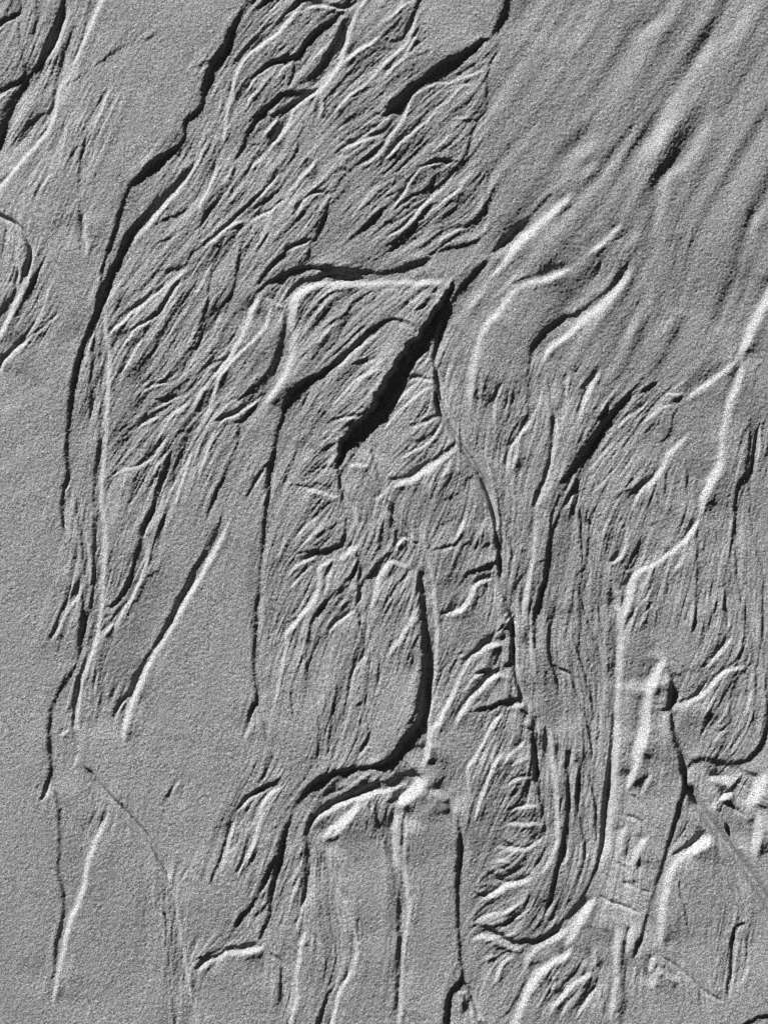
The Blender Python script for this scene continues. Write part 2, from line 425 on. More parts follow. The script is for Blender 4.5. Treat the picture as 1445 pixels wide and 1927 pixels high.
B 10 .5: 1443,560 1350,620 1260,680 1220,760 1200,850
D 5 .4: 1190,740 1160,820 1140,900
B 8 .7: 1180,1100 1130,1190 1090,1270 1020,1350 960,1450 940,1560 960,1680
B 5 .6: 1040,1350 1010,1430 990,1520 970,1620
D 4 .6: 990,1530 1000,1640 1000,1740
D 7 .8: 1230,900 1245,1000 1255,1120 1265,1240 1265,1360 1255,1470 1230,1580 1200,1680 1150,1790 1110,1900
B 8 .6: 1290,1150 1300,1290 1290,1420 1270,1520 1250,1620 1210,1750 1170,1850 1150,1927
B 6 .4: 1400,850 1380,960 1375,1080
D 7 .8: 1443,1550 1380,1640 1310,1720 1280,1800 1265,1927
D 8 1.0: 1443,1710 1400,1780 1350,1860 1330,1927
B 4 .6: 1443,1780 1390,1870 1370,1927
D 6 .6: 440,480 410,560 390,640 375,740 380,830 400,930 420,1040 450,1130 490,1210 550,1300 600,1400 680,1500 740,1570 850,1690 950,1790 1040,1860
D 5 .8: 190,890 260,895 320,910 400,920
B 4 .6: 180,930 260,925 390,955
D 6 1.0: 0,490 60,470 110,475 170,490 220,530 240,560
D 4 .8: 370,290 320,340 260,390 210,420
D 4 .8: 360,290 400,310 430,330
D 4 .7: 400,220 370,290
D 3 .5: 210,220 150,270 100,310
B 3 .5: 360,230 270,300 200,350 160,420
B 3 .6: 350,690 290,750 240,810
B 3 .6: 360,760 290,820 240,870
B 3 .6: 400,970 300,1010 220,1080 130,1150 50,1240 0,1310
B 3 .6: 250,940 180,1010 110,1090 70,1140
D 3.5 .6: 450,1170 390,1190 300,1230 230,1260 160,1270
D 5 .8: 445,1180 430,1240 390,1300 330,1350 260,1380 190,1395
B 3.5 .7: 430,1200 340,1250 260,1280 200,1360
B 4 .6: 460,1220 420,1290 370,1370 300,1430 200,1480 120,1530
D 4 .5: 320,1390 250,1450 170,1480 90,1540
D 6 1.0: 540,1380 500,1430 420,1490 340,1540 250,1600 160,1650 80,1670 20,1675
B 12 .9: 560,1400 510,1470 440,1530 350,1590 260,1650 180,1690 100,1720 30,1760
B 4 .5: 510,1510 480,1590 430,1680
D 4 .5: 580,1470 640,1560 670,1640 620,1690 610,1760 560,1830
D 4 .4: 600,1770 500,1810 430,1850
B 3 .4: 390,1630 350,1740 330,1830
D 3 .4: 520,1640 440,1750 400,1810
B 6 .4: 670,1570 720,1630 780,1710 830,1800 870,1900
D 5 .4: 740,1640 790,1760 800,1880
B 5 .4: 720,850 730,950 720,1060 740,1130
D 4 .4: 850,950 830,1050 760,1130
B 6 .5: 910,930 880,1000 840,1100 830,1200 840,1320
D 4 .4: 970,1000 960,1080 940,1140
D 5 .5: 1050,1140 1030,1220 960,1340 930,1420
T 1083 482
B 18 .7: 430,60 380,150 330,230 250,310 170,390 90,450 0,520
D 10 .5: 330,150 250,230 150,320 60,390 0,430
D 7 .5: 180,0 160,100 120,190
D 7 .4: 350,0 330,90 270,190
D 10 .4: 740,0 760,120 770,270 740,380 700,440
D 8 .35: 860,0 860,90 870,200
D 8 .35: 890,380 900,480
D 8 .35: 540,300 510,380 500,460 440,600 410,740
B 8 .3: 580,200 560,380 530,540
B 8 .3: 500,380 420,540 340,700
D 8 .35: 780,450 750,530 680,640
B 6 .3: 740,430 680,530 640,620
D 10 .3: 1120,0 1130,180 1090,330 1040,500 990,650
D 12 .35: 1240,0 1240,150 1230,270
B 16 .6: 1443,320 1390,430 1340,520 1300,630 1260,710 1240,760
D 8 .5: 1270,640 1220,700 1180,770
D 12 .4: 1180,780 1080,850 980,900 860,930 740,930
B 10 .6: 1240,760 1150,840 1050,920 950,990 870,1050 820,1100
B 13 .8: 1260,760 1240,900 1200,1010 1160,1110 1140,1220 1110,1330 1100,1450 1090,1560 1050,1650 1000,1740 960,1840 940,1924
D 9 .5: 1420,770 1370,860 1350,960 1340,1020
D 8 .8: 1330,1190 1310,1280 1310,1400 1300,1510 1280,1620 1240,1710 1210,1800 1200,1924
D 5 .8: 1370,1290 1350,1400 1340,1500 1320,1600 1310,1720 1320,1830 1310,1924
D 5 .7: 1443,1560 1435,1660
B 5 .4: 1380,1300 1390,1450 1370,1560
D 12 1.1: 430,1020 360,1080 290,1160 230,1240 160,1330 100,1420 50,1510 10,1610 0,1700
D 6 .9: 240,1060 220,1150 160,1230 100,1340 50,1430 0,1520
D 7 .6: 640,930 570,970 490,1010 430,1040
D 6 .5: 420,980 390,1030 300,1040
B 8 .6: 210,830 160,900 110,990 70,1090 40,1190 20,1280
D 7 .5: 190,780 140,850 90,930 20,1010
D 4 .5: 60,1030 20,1130 0,1180
D 6 .7: 820,1040 770,1080 740,1100
B 4 .5: 830,1030 740,1040 680,1030
B 5 .5: 760,1110 680,1130 610,1170 550,1220 520,1280
D 8 .7: 770,1130 740,1200 720,1290 680,1370 610,1410
D 5 .7: 600,1230 570,1280 520,1330
B 4 .4: 560,1110 480,1160 390,1220 300,1310
D 4 .4: 600,1110 500,1150 400,1220
B 10 .6: 870,1310 800,1400 730,1460 680,1530 640,1620 570,1700 500,1760 460,1830 440,1924
D 9 .7: 680,1480 640,1570 580,1650 500,1710 400,1760 320,1800 260,1840
D 5 .5: 520,1740 430,1770 340,1850 290,1924
D 4 .6: 670,1570 680,1700 670,1850 660,1924
D 5 .6: 600,1720 620,1820 630,1924
D 5 .5: 830,1550 840,1700 840,1850
D 8 .7: 990,1690 940,1780 910,1860 900,1924
D 4 .5: 440,1650 390,1710
B 3 .4: 400,1480 340,1560 220,1690 120,1800
B 3 .4: 330,1380 250,1450 150,1560 90,1650
D 5 .6: 0,1720 10,1850 40,1924
D 3 .4: 380,1160 280,1260 200,1360
D 3 .4: 470,1240 380,1340 250,1480
D 3 .4: 450,1440 330,1570 200,1700
S
D 8-10 1.4 80: 854,524 834,564 802,608 788,633 769,649 748,681 728,714 711,745 698,772 671,797 649,824 638,849 633,884
D 6 .9: 634,880 640,915 645,945 650,975
C 6 .5: 822,690 828,740 845,790 865,830 890,870 910,905 925,950 935,1000
D 5 .5: 903,885 922,950 933,1010 938,1060 945,1110
C 5 .8: -20,398 5,408 35,425 50,445 60,470 58,500 50,540
B 5 .5: 0,445 20,460 35,485 38,520 30,560
T 0 964
D 5 .7: 465,0 475,60 490,150 510,210
D 6 .7: 580,0 600,100 620,230 625,330 630,420 600,500 560,580 500,670 450,770 410,870 350,970
B 6 .6: 610,500 600,610 540,700 480,800 440,890 390,970
D 7-10 .9: 620,580 625,700 620,820 605,920 595,1020 590,1110
D 10 .9: 580,1120 530,1210 470,1300 430,1380 395,1460 370,1570 370,1700 370,1800 385,1927
D 6 .8: 710,0 700,120 705,260 705,400 700,560 690,680 680,800
B 5 .5: 650,180 670,300 680,420 670,560
B 8 .9: 770,0 790,120 795,250 790,400 780,520 770,650 760,770 740,900 710,1020 670,1130 630,1230 605,1350 590,1450 580,1550 600,1660
D 8 .5: 740,300 740,500 720,700 680,900 650,1010
D 8 .8: 650,1080 610,1190 580,1290 560,1400 545,1500 545,1620 565,1720 580,1800
D 4 .5: 540,1450 500,1500 460,1560
B 4 .5: 530,1640 490,1660 450,1690
B 4 .5: 590,1810 570,1880 560,1927
D 7 .9: 1130,0 1080,100 1050,200 1020,310 1000,390 980,480 940,570 890,650 840,700 780,700
D 6 .8: 1110,340 1060,440 1020,530 990,620 940,690 880,740 840,770 780,775
B 6 .7: 1100,240 1110,340 1080,450 1040,550 990,650 930,740 890,820 860,920
D 4 .6: 880,760 820,820 770,890
B 4 .6: 870,810 820,880 770,940
D 5 .6: 1240,0 1210,100 1190,220 1180,300
D 4 .6: 1200,390 1180,440 1120,490
D 4 .4: 1150,40 1110,140
B 5 .4: 1170,20 1110,110 1090,210
D 3 .4: 980,20 930,110 900,170
D 3 .35: 940,330 900,390
D 10 1.0: 1443,460 1400,560 1340,660 1290,770 1230,890 1170,990 1110,1080 1060,1160 1010,1250 980,1340 920,1400 870,1480 840,1550
B 11 1.0: 1443,590 1390,680 1330,790 1270,900 1200,1010 1140,1110 1090,1210 1050,1300 1010,1400 970,1520 940,1640 920,1750
D 4 .6: 960,1400 930,1480 920,1560 890,1620
B 3 .5: 970,1390 910,1450 880,1520
B 10 .2: 1080,1580 1090,1700 1120,1850
D 5 .3: 720,1130 710,1250 690,1370
B 5 .3: 740,1150 720,1350 730,1500
D 5 .25: 860,1300 830,1400 810,1480
T 361 964
D 7 .9: 120,0 100,70
D 6 .9: 230,0 200,90 150,190 100,290 50,370 0,450
B 8 .9: 300,20 260,120 210,220 150,330 100,420 50,510 0,590
D 9 1.0: 550,0 540,110 535,230 520,340 510,450 505,560 490,680 480,800 475,920 470,1030 465,1130 470,1240 490,1340 480,1420 440,1500 430,1600 400,1660
B 8 .4: 560,100 550,300 530,500 520,700 510,900 500,1100
B 7 .7: 500,1440 460,1530 430,1640 400,1720
D 5 .5: 490,1420 520,1530 550,1640 560,1730 600,1800 590,1850 560,1927
D 7 .9: 1160,30 1150,110 1150,190 1110,240 1040,275 960,300 880,320 780,345
D 5 .7: 1060,260 960,280 860,295 770,305
D 5 .6: 1150,80 1160,30
B 4 .4: 990,10 890,80 820,150 760,220
D 3 .4: 1130,60 1020,130 880,200
D 3 .4: 1140,110 1020,190 900,260
B 4 .5: 960,340 880,355 810,390 750,440 710,510
B 4 .5: 930,370 850,450 770,540 720,610
D 5 .6: 890,390 830,450 780,520
D 4 .6: 940,390 920,430
B 14 .9: 1250,250 1180,300 1100,360
B 7 .8: 1090,330 1020,380 960,420 955,500 950,580 910,670 850,750 780,830 720,910 710,1000
D 7 .8: 1080,350 1020,420 1000,500 980,590 950,640
D 6 .9: 1245,280 1230,370 1210,450 1140,540 1060,620 1000,680 940,750 900,820 880,920 870,1010 840,1090 790,1180 760,1260 740,1350 750,1450 770,1540
B 4 .5: 1060,400 1040,470 1020,560 990,630
B 4 .5: 1230,330 1210,420
D 6 .8: 1260,370 1260,460 1250,560 1245,660 1215,720 1150,770 1100,810 1030,850
D 9 .8: 1250,530 1260,600 1240,680
D 4 .5: 1230,650 1130,710 1010,770
D 3 .5: 1230,570 1140,640 1060,720
D 3 .5: 1240,490 1160,560 1080,630
B 5 .5: 1240,740 1170,780 1080,850 1020,930
D 6 .8: 1443,330 1390,390 1350,450 1290,520 1260,590
D 6 .6: 1430,50 1425,160 1410,270
D 5 .8: 1250,700 1255,800 1275,900 1300,990 1280,1060 1240,1130 1200,1210 1180,1300 1165,1400
B 4 .6: 1320,1070 1270,1130 1220,1210 1200,1300
D 5 .8: 1330,1080 1335,1180 1320,1290 1305,1390 1300,1480 1270,1560 1210,1650
D 5 .7: 1300,1480 1320,1580 1325,1680 1290,1760 1240,1840 1200,1927
B 4 .4: 1340,1730 1290,1800 1240,1870
D 5 .7: 1150,1030 1110,1150 1090,1260 1075,1380 1060,1500 1045,1620 1030,1740 1020,1850 1010,1927
D 4 .7: 1165,1380 1150,1490 1120,1600 1100,1700 1060,1800 1040,1880
D 4 .6: 860,1090 870,1180 860,1300
D 4 .6: 880,1330 920,1410 945,1500 950,1620 945,1760 945,1927
D 4 .6: 830,790 770,800 710,830
D 4 .5: 900,870 870,960 840,1060
B 4 .4: 860,960 840,1070
D 3 .4: 1140,1800 1140,1900
D 4 .5: 1310,1410 1240,1450 1210,1500
B 5 .4: 1380,600 1360,700
B 8 .4: 1443,420 1400,530 1370,650 1350,760
D 4 .4: 1330,770 1350,870 1390,950
D 5 .5: 1410,1080 1400,1200 1400,1300
D 12 1.0: 1443,1880 1400,1890 1330,1915
B 4 .4: 660,1230 650,1330 640,1420
D 3 .4: 700,80 680,180 650,260
B 4 .35: 700,160 680,260 620,380
D 3 .35: 690,460 670,560
D 3 .35: 560,650 555,800 545,950
B 3 .4: 720,920 690,1100 670,1250
T 722 964
B 7 .9: 0,440 30,390 80,375 130,395 170,400 210,370
D 6 .8: 200,400 160,470 110,530 60,600 20,660 0,700
D 3.5 .6: 0,330 60,290
D 6 .7: 80,120 80,180 85,260
D 4 .5: 210,210 270,230
B 4 .5: 150,200 110,240 100,280
B 4 .5: 220,230 250,260
B 7 .8: 260,80 280,180 310,280 340,390 360,490 375,600 385,720 400,850 400,960 395,1080 385,1200 375,1320 360,1450 345,1580 340,1700 330,1850 300,1927
D 16 .9 40: 250,420 265,540 285,650 295,780 300,900 305,1030 310,1150 300,1280 290,1400 280,1500 250,1590 200,1660 150,1720 90,1800 50,1850 0,1880
D 8 .8: 170,1740 130,1800 90,1850
B 7 .7: 265,690 220,780 170,880 110,970 60,1040 20,1110
D 4 .6: 275,910 230,970 210,1050 215,1130 200,1230
D 3 .5: 200,1040 160,1140 130,1240
D 3 .5: 240,600 190,640 140,740 110,850
D 3 .5: 170,560 110,660 60,760
D 3 .4: 90,620 40,700 0,780
D 3 .5: 260,1460 210,1540 150,1620
D 5 .6: 790,40 820,130 840,220 850,320 850,420
D 7 .8: 850,300 840,370 780,400 700,430 640,450 580,510
D 5 .7: 840,450 780,475 710,490 660,560
B 8 .9: 850,500 770,515 710,530 670,590 640,660 600,720 550,750 480,770 410,785
D 4 .6: 400,760 470,750 540,735
D 4 .5: 640,590 600,680 560,740
D 3.5 .6: 720,570 700,650 690,720
D 5 .6: 350,280 430,265 520,240 570,190 620,110
B 4 .5: 560,250 500,270 420,290
B 5 .4: 620,20 580,120 540,230
D 3.5 .6: 660,210 600,250 580,310 590,380
D 3.5 .5: 640,290 690,260 720,180
D 3 .5: 830,230 770,240 720,290
B 5 .5: 760,30 740,110 700,200
D 4 .4: 540,20 480,70 400,100
D 5 .6: 860,590 900,680 940,740 960,830 970,930 965,1050 990,1140 1010,1240
D 7 .9: 870,780 930,780 960,820 920,870 890,880
D 14 1.0: 910,830 930,850
D 8 .9: 880,880 800,930 740,980 690,1040 620,1090 560,1130
D 8 .8: 960,900 890,940 830,960
B 9 1.0: 930,980 860,995 790,1010 730,1050 670,1090 630,1150 590,1220 550,1300 520,1380 480,1460 430,1550 390,1620 360,1700
D 12 .9: 990,1130 940,1150 890,1170
D 6 .9: 900,1170 830,1190 750,1195 660,1215
D 8 .9: 840,1200 770,1250 720,1310 660,1370 590,1430
B 8 .9: 990,1240 920,1240 860,1225 790,1270 730,1330 660,1400 610,1480 560,1560 530,1640
B 4 .5: 800,1210 730,1220 660,1270 590,1370
D 5 .6: 560,1370 500,1470 420,1560 370,1670
D 6 .9: 1010,1320 1020,1390 950,1415 860,1435 790,1470 710,1480 640,1510
B 8 .8: 1050,1410 1040,1450 980,1460 920,1480
B 4 .4: 920,1490 850,1570 790,1660
D 4 .5: 950,1490 900,1530
D 9 .8: 1080,1490 1110,1570 1100,1650
D 9 .8: 1110,1680 1120,1750 1130,1830 1140,1927
D 4 .6: 640,1050 590,1055 540,1070
D 4 .5: 580,1100 520,1150 480,1230
D 4 .5: 540,1240 490,1260 450,1300
D 4 .6: 930,1740 900,1800 860,1850
B 5 .5: 1080,1710 1010,1780 940,1840 890,1920
B 5 .5: 860,1720 820,1830 810,1927
B 5 .5: 1110,1850 1020,1870 950,1920
B 6 .5: 720,1790 680,1860 640,1920
D 4 .5: 890,1860 840,1927
B 8 .7: 1140,30 1140,150 1130,280 1120,380 1095,480 1080,600 1060,720 1080,830
D 8 1.0: 1330,0 1280,100 1250,190 1235,300 1220,420 1205,530 1175,630 1145,720 1125,820 1130,930 1140,1060
D 4 .8: 1250,0 1255,90 1245,180
D 4 .7: 1080,380 1060,450 1010,520 975,590
D 4 .6: 1050,500 1030,600 1035,720 1040,850
D 4 .6: 1220,350 1180,370 1140,390
B 4 .4: 1000,760 1010,880 1030,1000
B 5 .4: 1090,850 1110,1000 1130,1150 1150,1270
D 4 .5: 1060,870 1075,1000 1090,1100
D 4 .6: 1310,690 1270,790 1250,900 1230,1000 1250,1100 1280,1200 1300,1300
B 4 .4: 1230,530 1200,620 1170,700
D 3 .5: 1250,1140 1340,1180 1430,1220
D 3 .5: 1443,580 1400,610
B 4 .4: 870,80 910,200 940,300 950,380
D 4 .4: 940,150 950,260 960,330
B 8 .5: 1230,1600 1260,1720 1270,1850 1275,1927
D 6 .7: 1370,1790 1375,1860 1370,1927
B 5 .5: 1420,1790 1430,1900
D 5 .5: 1160,1560 1200,1700 1220,1900
D 4 .4: 1443,880 1430,970
T 1083 964
D 5 .7: 20,0 40,100 45,230 55,350 70,420 20,470 20,560 50,680 90,800 120,920 150,1030 180,1140
D 4 .6: 60,220 110,310 150,440 170,530
D 4 .6: 130,580 170,700 200,820 215,950 220,1070
D 4 .5: 0,1000 40,1120 80,1250 110,1370 140,1500
D 4 .6: 60,1500 90,1600 110,1720 140,1870
B 12 .8: 290,530 320,660 340,790 345,920 345,1060 340,1180 335,1310 325,1430 320,1560 320,1700 310,1830 300,1924
D 14 .4: 290,700 300,900 300,1100 290,1300 270,1500
D 8 .7: 290,1500 285,1650 275,1780 260,1924
B 5 .5: 100,0 130,80 170,170 200,270 250,370 280,460
B 5 .5: 270,40 230,100 200,200
B 6 .6: 410,40 390,130 385,230 360,310 310,370 250,400
D 4 .6: 340,290 290,340 240,380
D 4 .6: 510,160 480,230 440,310 410,370
B 4 .4: 370,50 320,110
D 4 .5: 250,10 190,20 140,60
D 4 .5: 630,60 590,90 540,95
D 5 .5: 440,410 350,420
D 8 .7: 870,80 830,170 770,240 700,290 650,340 600,380 520,410 460,430
D 5 .5: 900,0 850,100 800,180
B 10 .9: 930,20 910,90 870,150 820,220 740,280 670,340 610,380 550,410 480,450 440,500 420,600 400,690 370,790 360,870
D 5 .7: 460,430 410,480 350,560
D 6 .8: 600,390 590,470 560,580 510,660 450,730 410,790 390,850 370,900
B 4 .4: 610,520 540,630 470,720 430,830
B 4 .5: 600,700 540,750 500,820 480,880
D 4 .6: 610,720 610,820 590,930
D 4 .5: 650,450 690,520 690,640 690,740
B 7 .5: 820,250 800,350 760,420 720,490
D 5 .8: 915,110 915,230 915,350 915,480 910,600 900,720 890,850 860,940
B 4 .4: 890,650 880,760 860,880
D 4 .5: 1040,30 1060,150 1080,260
B 8 .5: 970,0 940,60
D 7 .8: 1205,0 1205,100 1190,200 1170,300 1150,400 1130,500 1120,600 1120,700 1135,790 1140,880
D 6 .7: 1205,230 1210,340 1215,450 1230,560 1250,660 1280,770 1285,880 1270,980 1250,1050 1210,1110 1150,1160 1080,1200 1020,1260 950,1320 890,1390 820,1415 750,1440
D 4 .7: 1070,640 1040,740 1010,830 1005,910
B 4 .4: 1000,570 990,700 980,820
D 4 .5: 1200,750 1180,860 1120,950 1070,1040 1010,1110
B 5 .5: 1190,920 1130,1020 1060,1100 1000,1160 950,1190
D 4 .5: 1020,1130 950,1170
D 5 .6: 1320,0 1340,150 1360,280 1400,400 1420,480 1410,600 1410,760 1410,900 1420,1050 1430,1200 1440,1350
B 8 .4: 1290,560 1330,700 1350,850 1370,1000 1380,1100
D 5 .7: 1320,870 1335,980 1330,1090 1300,1170 1250,1220 1210,1270 1190,1330 1170,1410 1165,1500 1170,1580 1120,1630 1070,1660
B 6 .6: 1310,1170 1230,1180 1160,1190 1100,1230 1050,1280 1000,1350 930,1400 860,1440 820,1500
D 4 .6: 1160,1620 1130,1690 1090,1760 1020,1810
B 4 .5: 1150,1630 1080,1690 1030,1760
D 4 .6: 1350,1130 1360,1280 1350,1420 1330,1560 1290,1660 1250,1740
B 4 .4: 1330,1310 1310,1440 1270,1560
D 9-16 1.0: 1443,1600 1420,1700 1380,1780 1320,1850 1240,1890 1150,1895 1080,1880 1010,1865 950,1865 890,1885 850,1920
D 16 1.3 40: 700,1200 725,1290 712,1370 705,1440 705,1510
D 10 1.2: 708,1490 715,1580 725,1660 740,1730 760,1810 790,1924
B 15 1.0: 680,1130 630,1190 590,1280 565,1360 540,1450 525,1550 520,1650 490,1740 460,1830 450,1924
D 8 .3: 620,1260 600,1360 580,1480 560,1600
D 4 .9: 480,1835 520,1825 555,1845 580,1865
D 3 .4: 415,1190 410,1280
B 14 .3: 690,1060 640,1090 600,1140
D 3 .4: 860,1340 930,1310 1010,1240
D 3 .35: 1140,1420 1040,1490 960,1560
D 3 .35: 1160,1560 1080,1600 1000,1620
D 3 .4: 1230,1780 1150,1870
D 3 .4: 1300,1560 1240,1680 1170,1780
T 0 1445
D 9 .9: 385,0 365,70 340,140 325,210 280,250
B 6 .6: 385,100 360,190 310,260
D 8 .8: 400,110 420,200 440,290 445,370 450,480 450,590 445,700 440,790 460,870 475,960 480,1060 460,1160 440,1250 420,1340 415,1430 410,1530 380,1620
D 4 .5: 395,1660 375,1770
B 10 .9: 840,310 800,400 750,490 710,580 670,690 650,780 640,870 610,960 580,1040 540,1130 510,1230 490,1330 465,1450 440,1550 420,1660 400,1780
D 4 .6: 800,260 790,340 760,410 740,470
D 3 .4: 740,300 690,380 650,470
D 3 .35: 620,600 600,700
C 7 .7: 640,0 690,50 740,120 800,190 860,250 940,330 1030,430 1110,520 1180,630 1240,740 1280,840
D 16 .25: 1190,680 1250,800 1280,900
B 6 .5: 660,125 690,115
B 5 .6: 1290,870 1310,950 1335,1050 1350,1150 1365,1280 1390,1420 1410,1560 1430,1660 1443,1720
D 4 .7: 1170,880 1180,970 1220,1060 1245,1150 1250,1250 1260,1370 1275,1500 1280,1620 1295,1740 1305,1850 1310,1927
B 4 .4: 1180,1000 1220,1110
D 14 .3: 1290,1150 1300,1300 1320,1500 1350,1700 1370,1880
D 4 .4: 1310,130 1250,210 1210,290
B 4 .4: 1360,80 1300,190
D 4 .4: 1443,690 1380,790 1340,860
B 4 .4: 1430,760 1370,850
T 361 1445
D 5 .6: 690,0 690,40 650,90 580,120 520,150 450,210
D 6 .8: 660,80 590,120 510,150 440,200 380,260 320,330 290,420 270,500 240,590 210,690 170,780 140,870
D 4 .5: 550,0 530,70 515,130
B 8 .6: 330,370 310,440 290,520 270,610 240,710 200,820
B 8 .7: 710,120 640,160 590,200 540,260 520,350 500,450 480,530 450,620 400,720
B 5 .5: 560,150 470,210 390,280 340,350
D 5 .7: 590,170 520,230 480,290 450,370 410,410
D 4 .6: 450,420 420,500 400,600 370,710 310,820
B 4 .5: 430,620 390,720 340,800
D 5 .6: 740,240 710,330 660,410 610,460 560,490
D 4 .5: 740,190 680,240
D 4 .6: 590,510 550,570 530,640
D 5 .6: 630,640 590,730
D 10 1.1: 1443,-15 1330,-10 1210,5 1110,20 1020,50 930,100 870,150 820,220 770,290 740,370 710,450 680,540 660,630 640,720 620,820 600,920 590,1020 580,1120 540,1210 510,1280 490,1320
D 6 .9: 640,660 580,750 550,840 510,930 460,1010 400,1080 350,1140 310,1210
B 4 .5: 600,800 550,900 490,990
D 5 .7: 570,1010 510,1080 460,1140
D 8 .9: 500,1310 440,1330 350,1345 270,1370 200,1410 120,1440 60,1480 30,1520
D 6 .5: 350,1330 200,1370 100,1410 0,1430
B 9 .8: 570,1330 500,1365 430,1380 360,1390 260,1395 200,1430 120,1460 60,1510 30,1580
D 6 .4: 190,1440 120,1530
D 11 1.1: 1443,105 1360,120 1290,150 1220,190 1130,220 1050,260 980,310 930,360 880,420 860,480 860,560 860,660 865,740 860,830 850,900 840,980 825,1050
D 5 .8: 930,365 870,365
B 10 .9: 1443,175 1370,195 1290,215 1200,245 1110,285 1030,330 960,370 910,420 880,480
B 12 .8: 1300,210 1250,280 1180,350 1110,420 1040,480 990,530 980,570
B 6 .4: 1010,600 1040,720 1080,850
B 5 .4: 880,800 870,920 850,1020 820,1130 780,1220
D 5 .6: 1100,490 1100,560
D 5 .5: 1430,240 1390,320 1380,420 1400,490
D 6 .6: 1330,240 1330,350
D 3 .4: 850,600 800,680 780,750
B 3 .4: 840,690 790,770 750,880
B 3 .4: 830,790 780,900 740,1020
D 3 .4: 1000,180 1100,150 1200,140
D 4 .5: 1340,100 1270,90 1200,70
D 3 .4: 1260,150 1150,160 1060,170 970,240
B 8 .8: 880,1200 840,1270 820,1350 810,1450 790,1560 790,1670 780,1770 750,1860 740,1927
D 5 .5: 770,1780 740,1850 710,1927
D 5 .5: 660,1500 670,1650 660,1800
D 4 .6: 1020,1390 1025,1500 1030,1600
D 5 .9: 1080,1640 1020,1700 990,1790 960,1880 945,1927
B 7 .8: 1220,1210 1235,1310 1235,1410 1210,1500 1170,1590 1120,1660 1095,1750 1070,1850 1055,1927
D 6 .6: 1180,1510 1150,1580 1110,1640
C 3 .3: 870,1200 930,1270 1010,1350
C 3 .3: 1100,1050 1170,1150 1220,1230
C 5 .3: 580,1400 660,1450 720,1520
D 10 .3: 590,1450 600,1500
B 6 .3: 10,1750 30,1850 50,1927
D 3 .35: 700,1030 680,1130 640,1220
D 3 .3: 840,1090 800,1190
T 722 1445
D 12 1.0: 260,-10 200,30 130,60 60,95 0,110
B 22 .9: 280,130 200,210 140,250 80,290
B 12 .6: 310,40 300,120 340,170
B 14 .5: 350,160 420,200 470,250
B 6 .6: 230,80 160,120 90,160 0,180
D 5 .7: 240,90 190,150 130,200 70,230 0,270
B 10 .7: 110,320 85,400 80,500 100,600
B 6 .5: 175,310 165,450 155,600 155,720 170,850 180,980 190,1100 175,1200 160,1310 150,1430 140,1550 130,1680 125,1800 120,1927
B 8 .4: 175,950 180,1080 170,1190
D 14 .4: 60,680 90,820 110,950 120,1080 120,1200
D 8 .6: 120,1230 110,1350 100,1470 85,1600 80,1720
D 4 .5: 160,330 135,420 140,530
D 9 1.2: 550,360 565,450 570,550 565,650 555,760 550,870 550,980 555,1090 555,1200 570,1310 570,1420 590,1500 580,1580 530,1650 490,1700 470,1790 460,1927
B 9 .4: 620,420 625,550 620,650 610,780
B 5 .5: 800,40 770,120 740,220 710,300 685,400
B 4 .5: 630,0 640,120 650,220
D 11 1.0: 1130,0 1140,80 1160,160 1165,240
D 7 .8: 1180,260 1190,330 1205,390
D 7 .9: 1210,430 1190,490
D 12 1.0: 1225,540 1210,620 1170,690 1130,760
B 5 .6: 1130,70 1060,80 980,100 910,150
D 3 .5: 1100,50 1020,60 930,100
D 3 .5: 1110,120 1040,150 970,180 910,220
D 4 .6: 1110,270 1060,265 1000,290 930,310
B 6 .7: 1180,310 1120,290 1060,300 990,310 930,340
D 4 .5: 1170,360 1080,365 990,375
B 5 .7: 1200,420 1120,430 1030,430 940,430 880,460
D 4 .6: 1200,470 1140,510 1080,530
D 4 .6: 1170,540 1090,590 990,595 930,560 880,520
B 7 .9: 1220,500 1180,550 1120,590 1050,620 960,620 890,605 830,600
D 5 .6: 1110,760 1050,740 980,770 920,770 870,740 830,690
B 5 .5: 960,720 880,700 820,720
D 10 1.0: 1120,780 1060,820 1000,850 940,860 900,840 830,800 770,770
D 6 .7: 900,880 840,920 790,950 720,955 680,940
B 10 .8: 1140,830 1070,860 1000,875 920,900 850,950 780,980 710,1000
B 4 .4: 900,860 820,860 740,880
D 6 .7: 1140,860 1100,930 1080,1000 1050,1080 980,1130 900,1180 820,1190
B 4 .5: 1080,970 1010,1030 940,1080 870,1110
B 4 .6: 900,1110 810,1110 740,1140 690,1180
B 4 .5: 1100,1060 1030,1120 960,1160
D 9 1.1: 630,1220 680,1195 750,1195 810,1210 870,1250 930,1290 990,1310 1070,1310 1150,1300 1220,1270 1290,1230 1350,1170 1400,1110 1443,1060
D 4 .6: 1443,870 1400,990 1370,1060
B 5 .6: 1290,130 1300,260 1310,370 1310,480 1300,580 1270,670 1220,760 1170,820
D 8 .9: 1375,0 1385,120 1385,230 1380,350 1370,470 1350,570 1330,680 1300,770 1280,860 1260,960 1230,1050 1200,1130 1150,1210 1070,1260
B 4 .5: 1400,560 1380,680 1350,760
B 6 .5: 1280,970 1260,1060 1200,1160
D 4 .5: 1290,1090 1250,1180
B 9 .8: 640,1310 720,1280 800,1280 870,1300 930,1340 990,1370 1060,1360
D 5 .7: 1040,1380 980,1390 900,1370 850,1340
B 5 .7: 1030,1410 960,1440 900,1470 870,1530 850,1590 810,1630
B 5 .6: 850,1420 790,1430 760,1460
D 4 .6: 860,1440 800,1440
B 12 .9: 1443,1320 1380,1410 1300,1460 1220,1510 1150,1580 1100,1660 1060,1740 1020,1830 980,1927
B 10 .6: 1420,1200 1300,1290 1150,1370 1070,1480 1130,1560
D 5 .6: 1090,1590 1040,1660 1000,1740 950,1820 870,1900
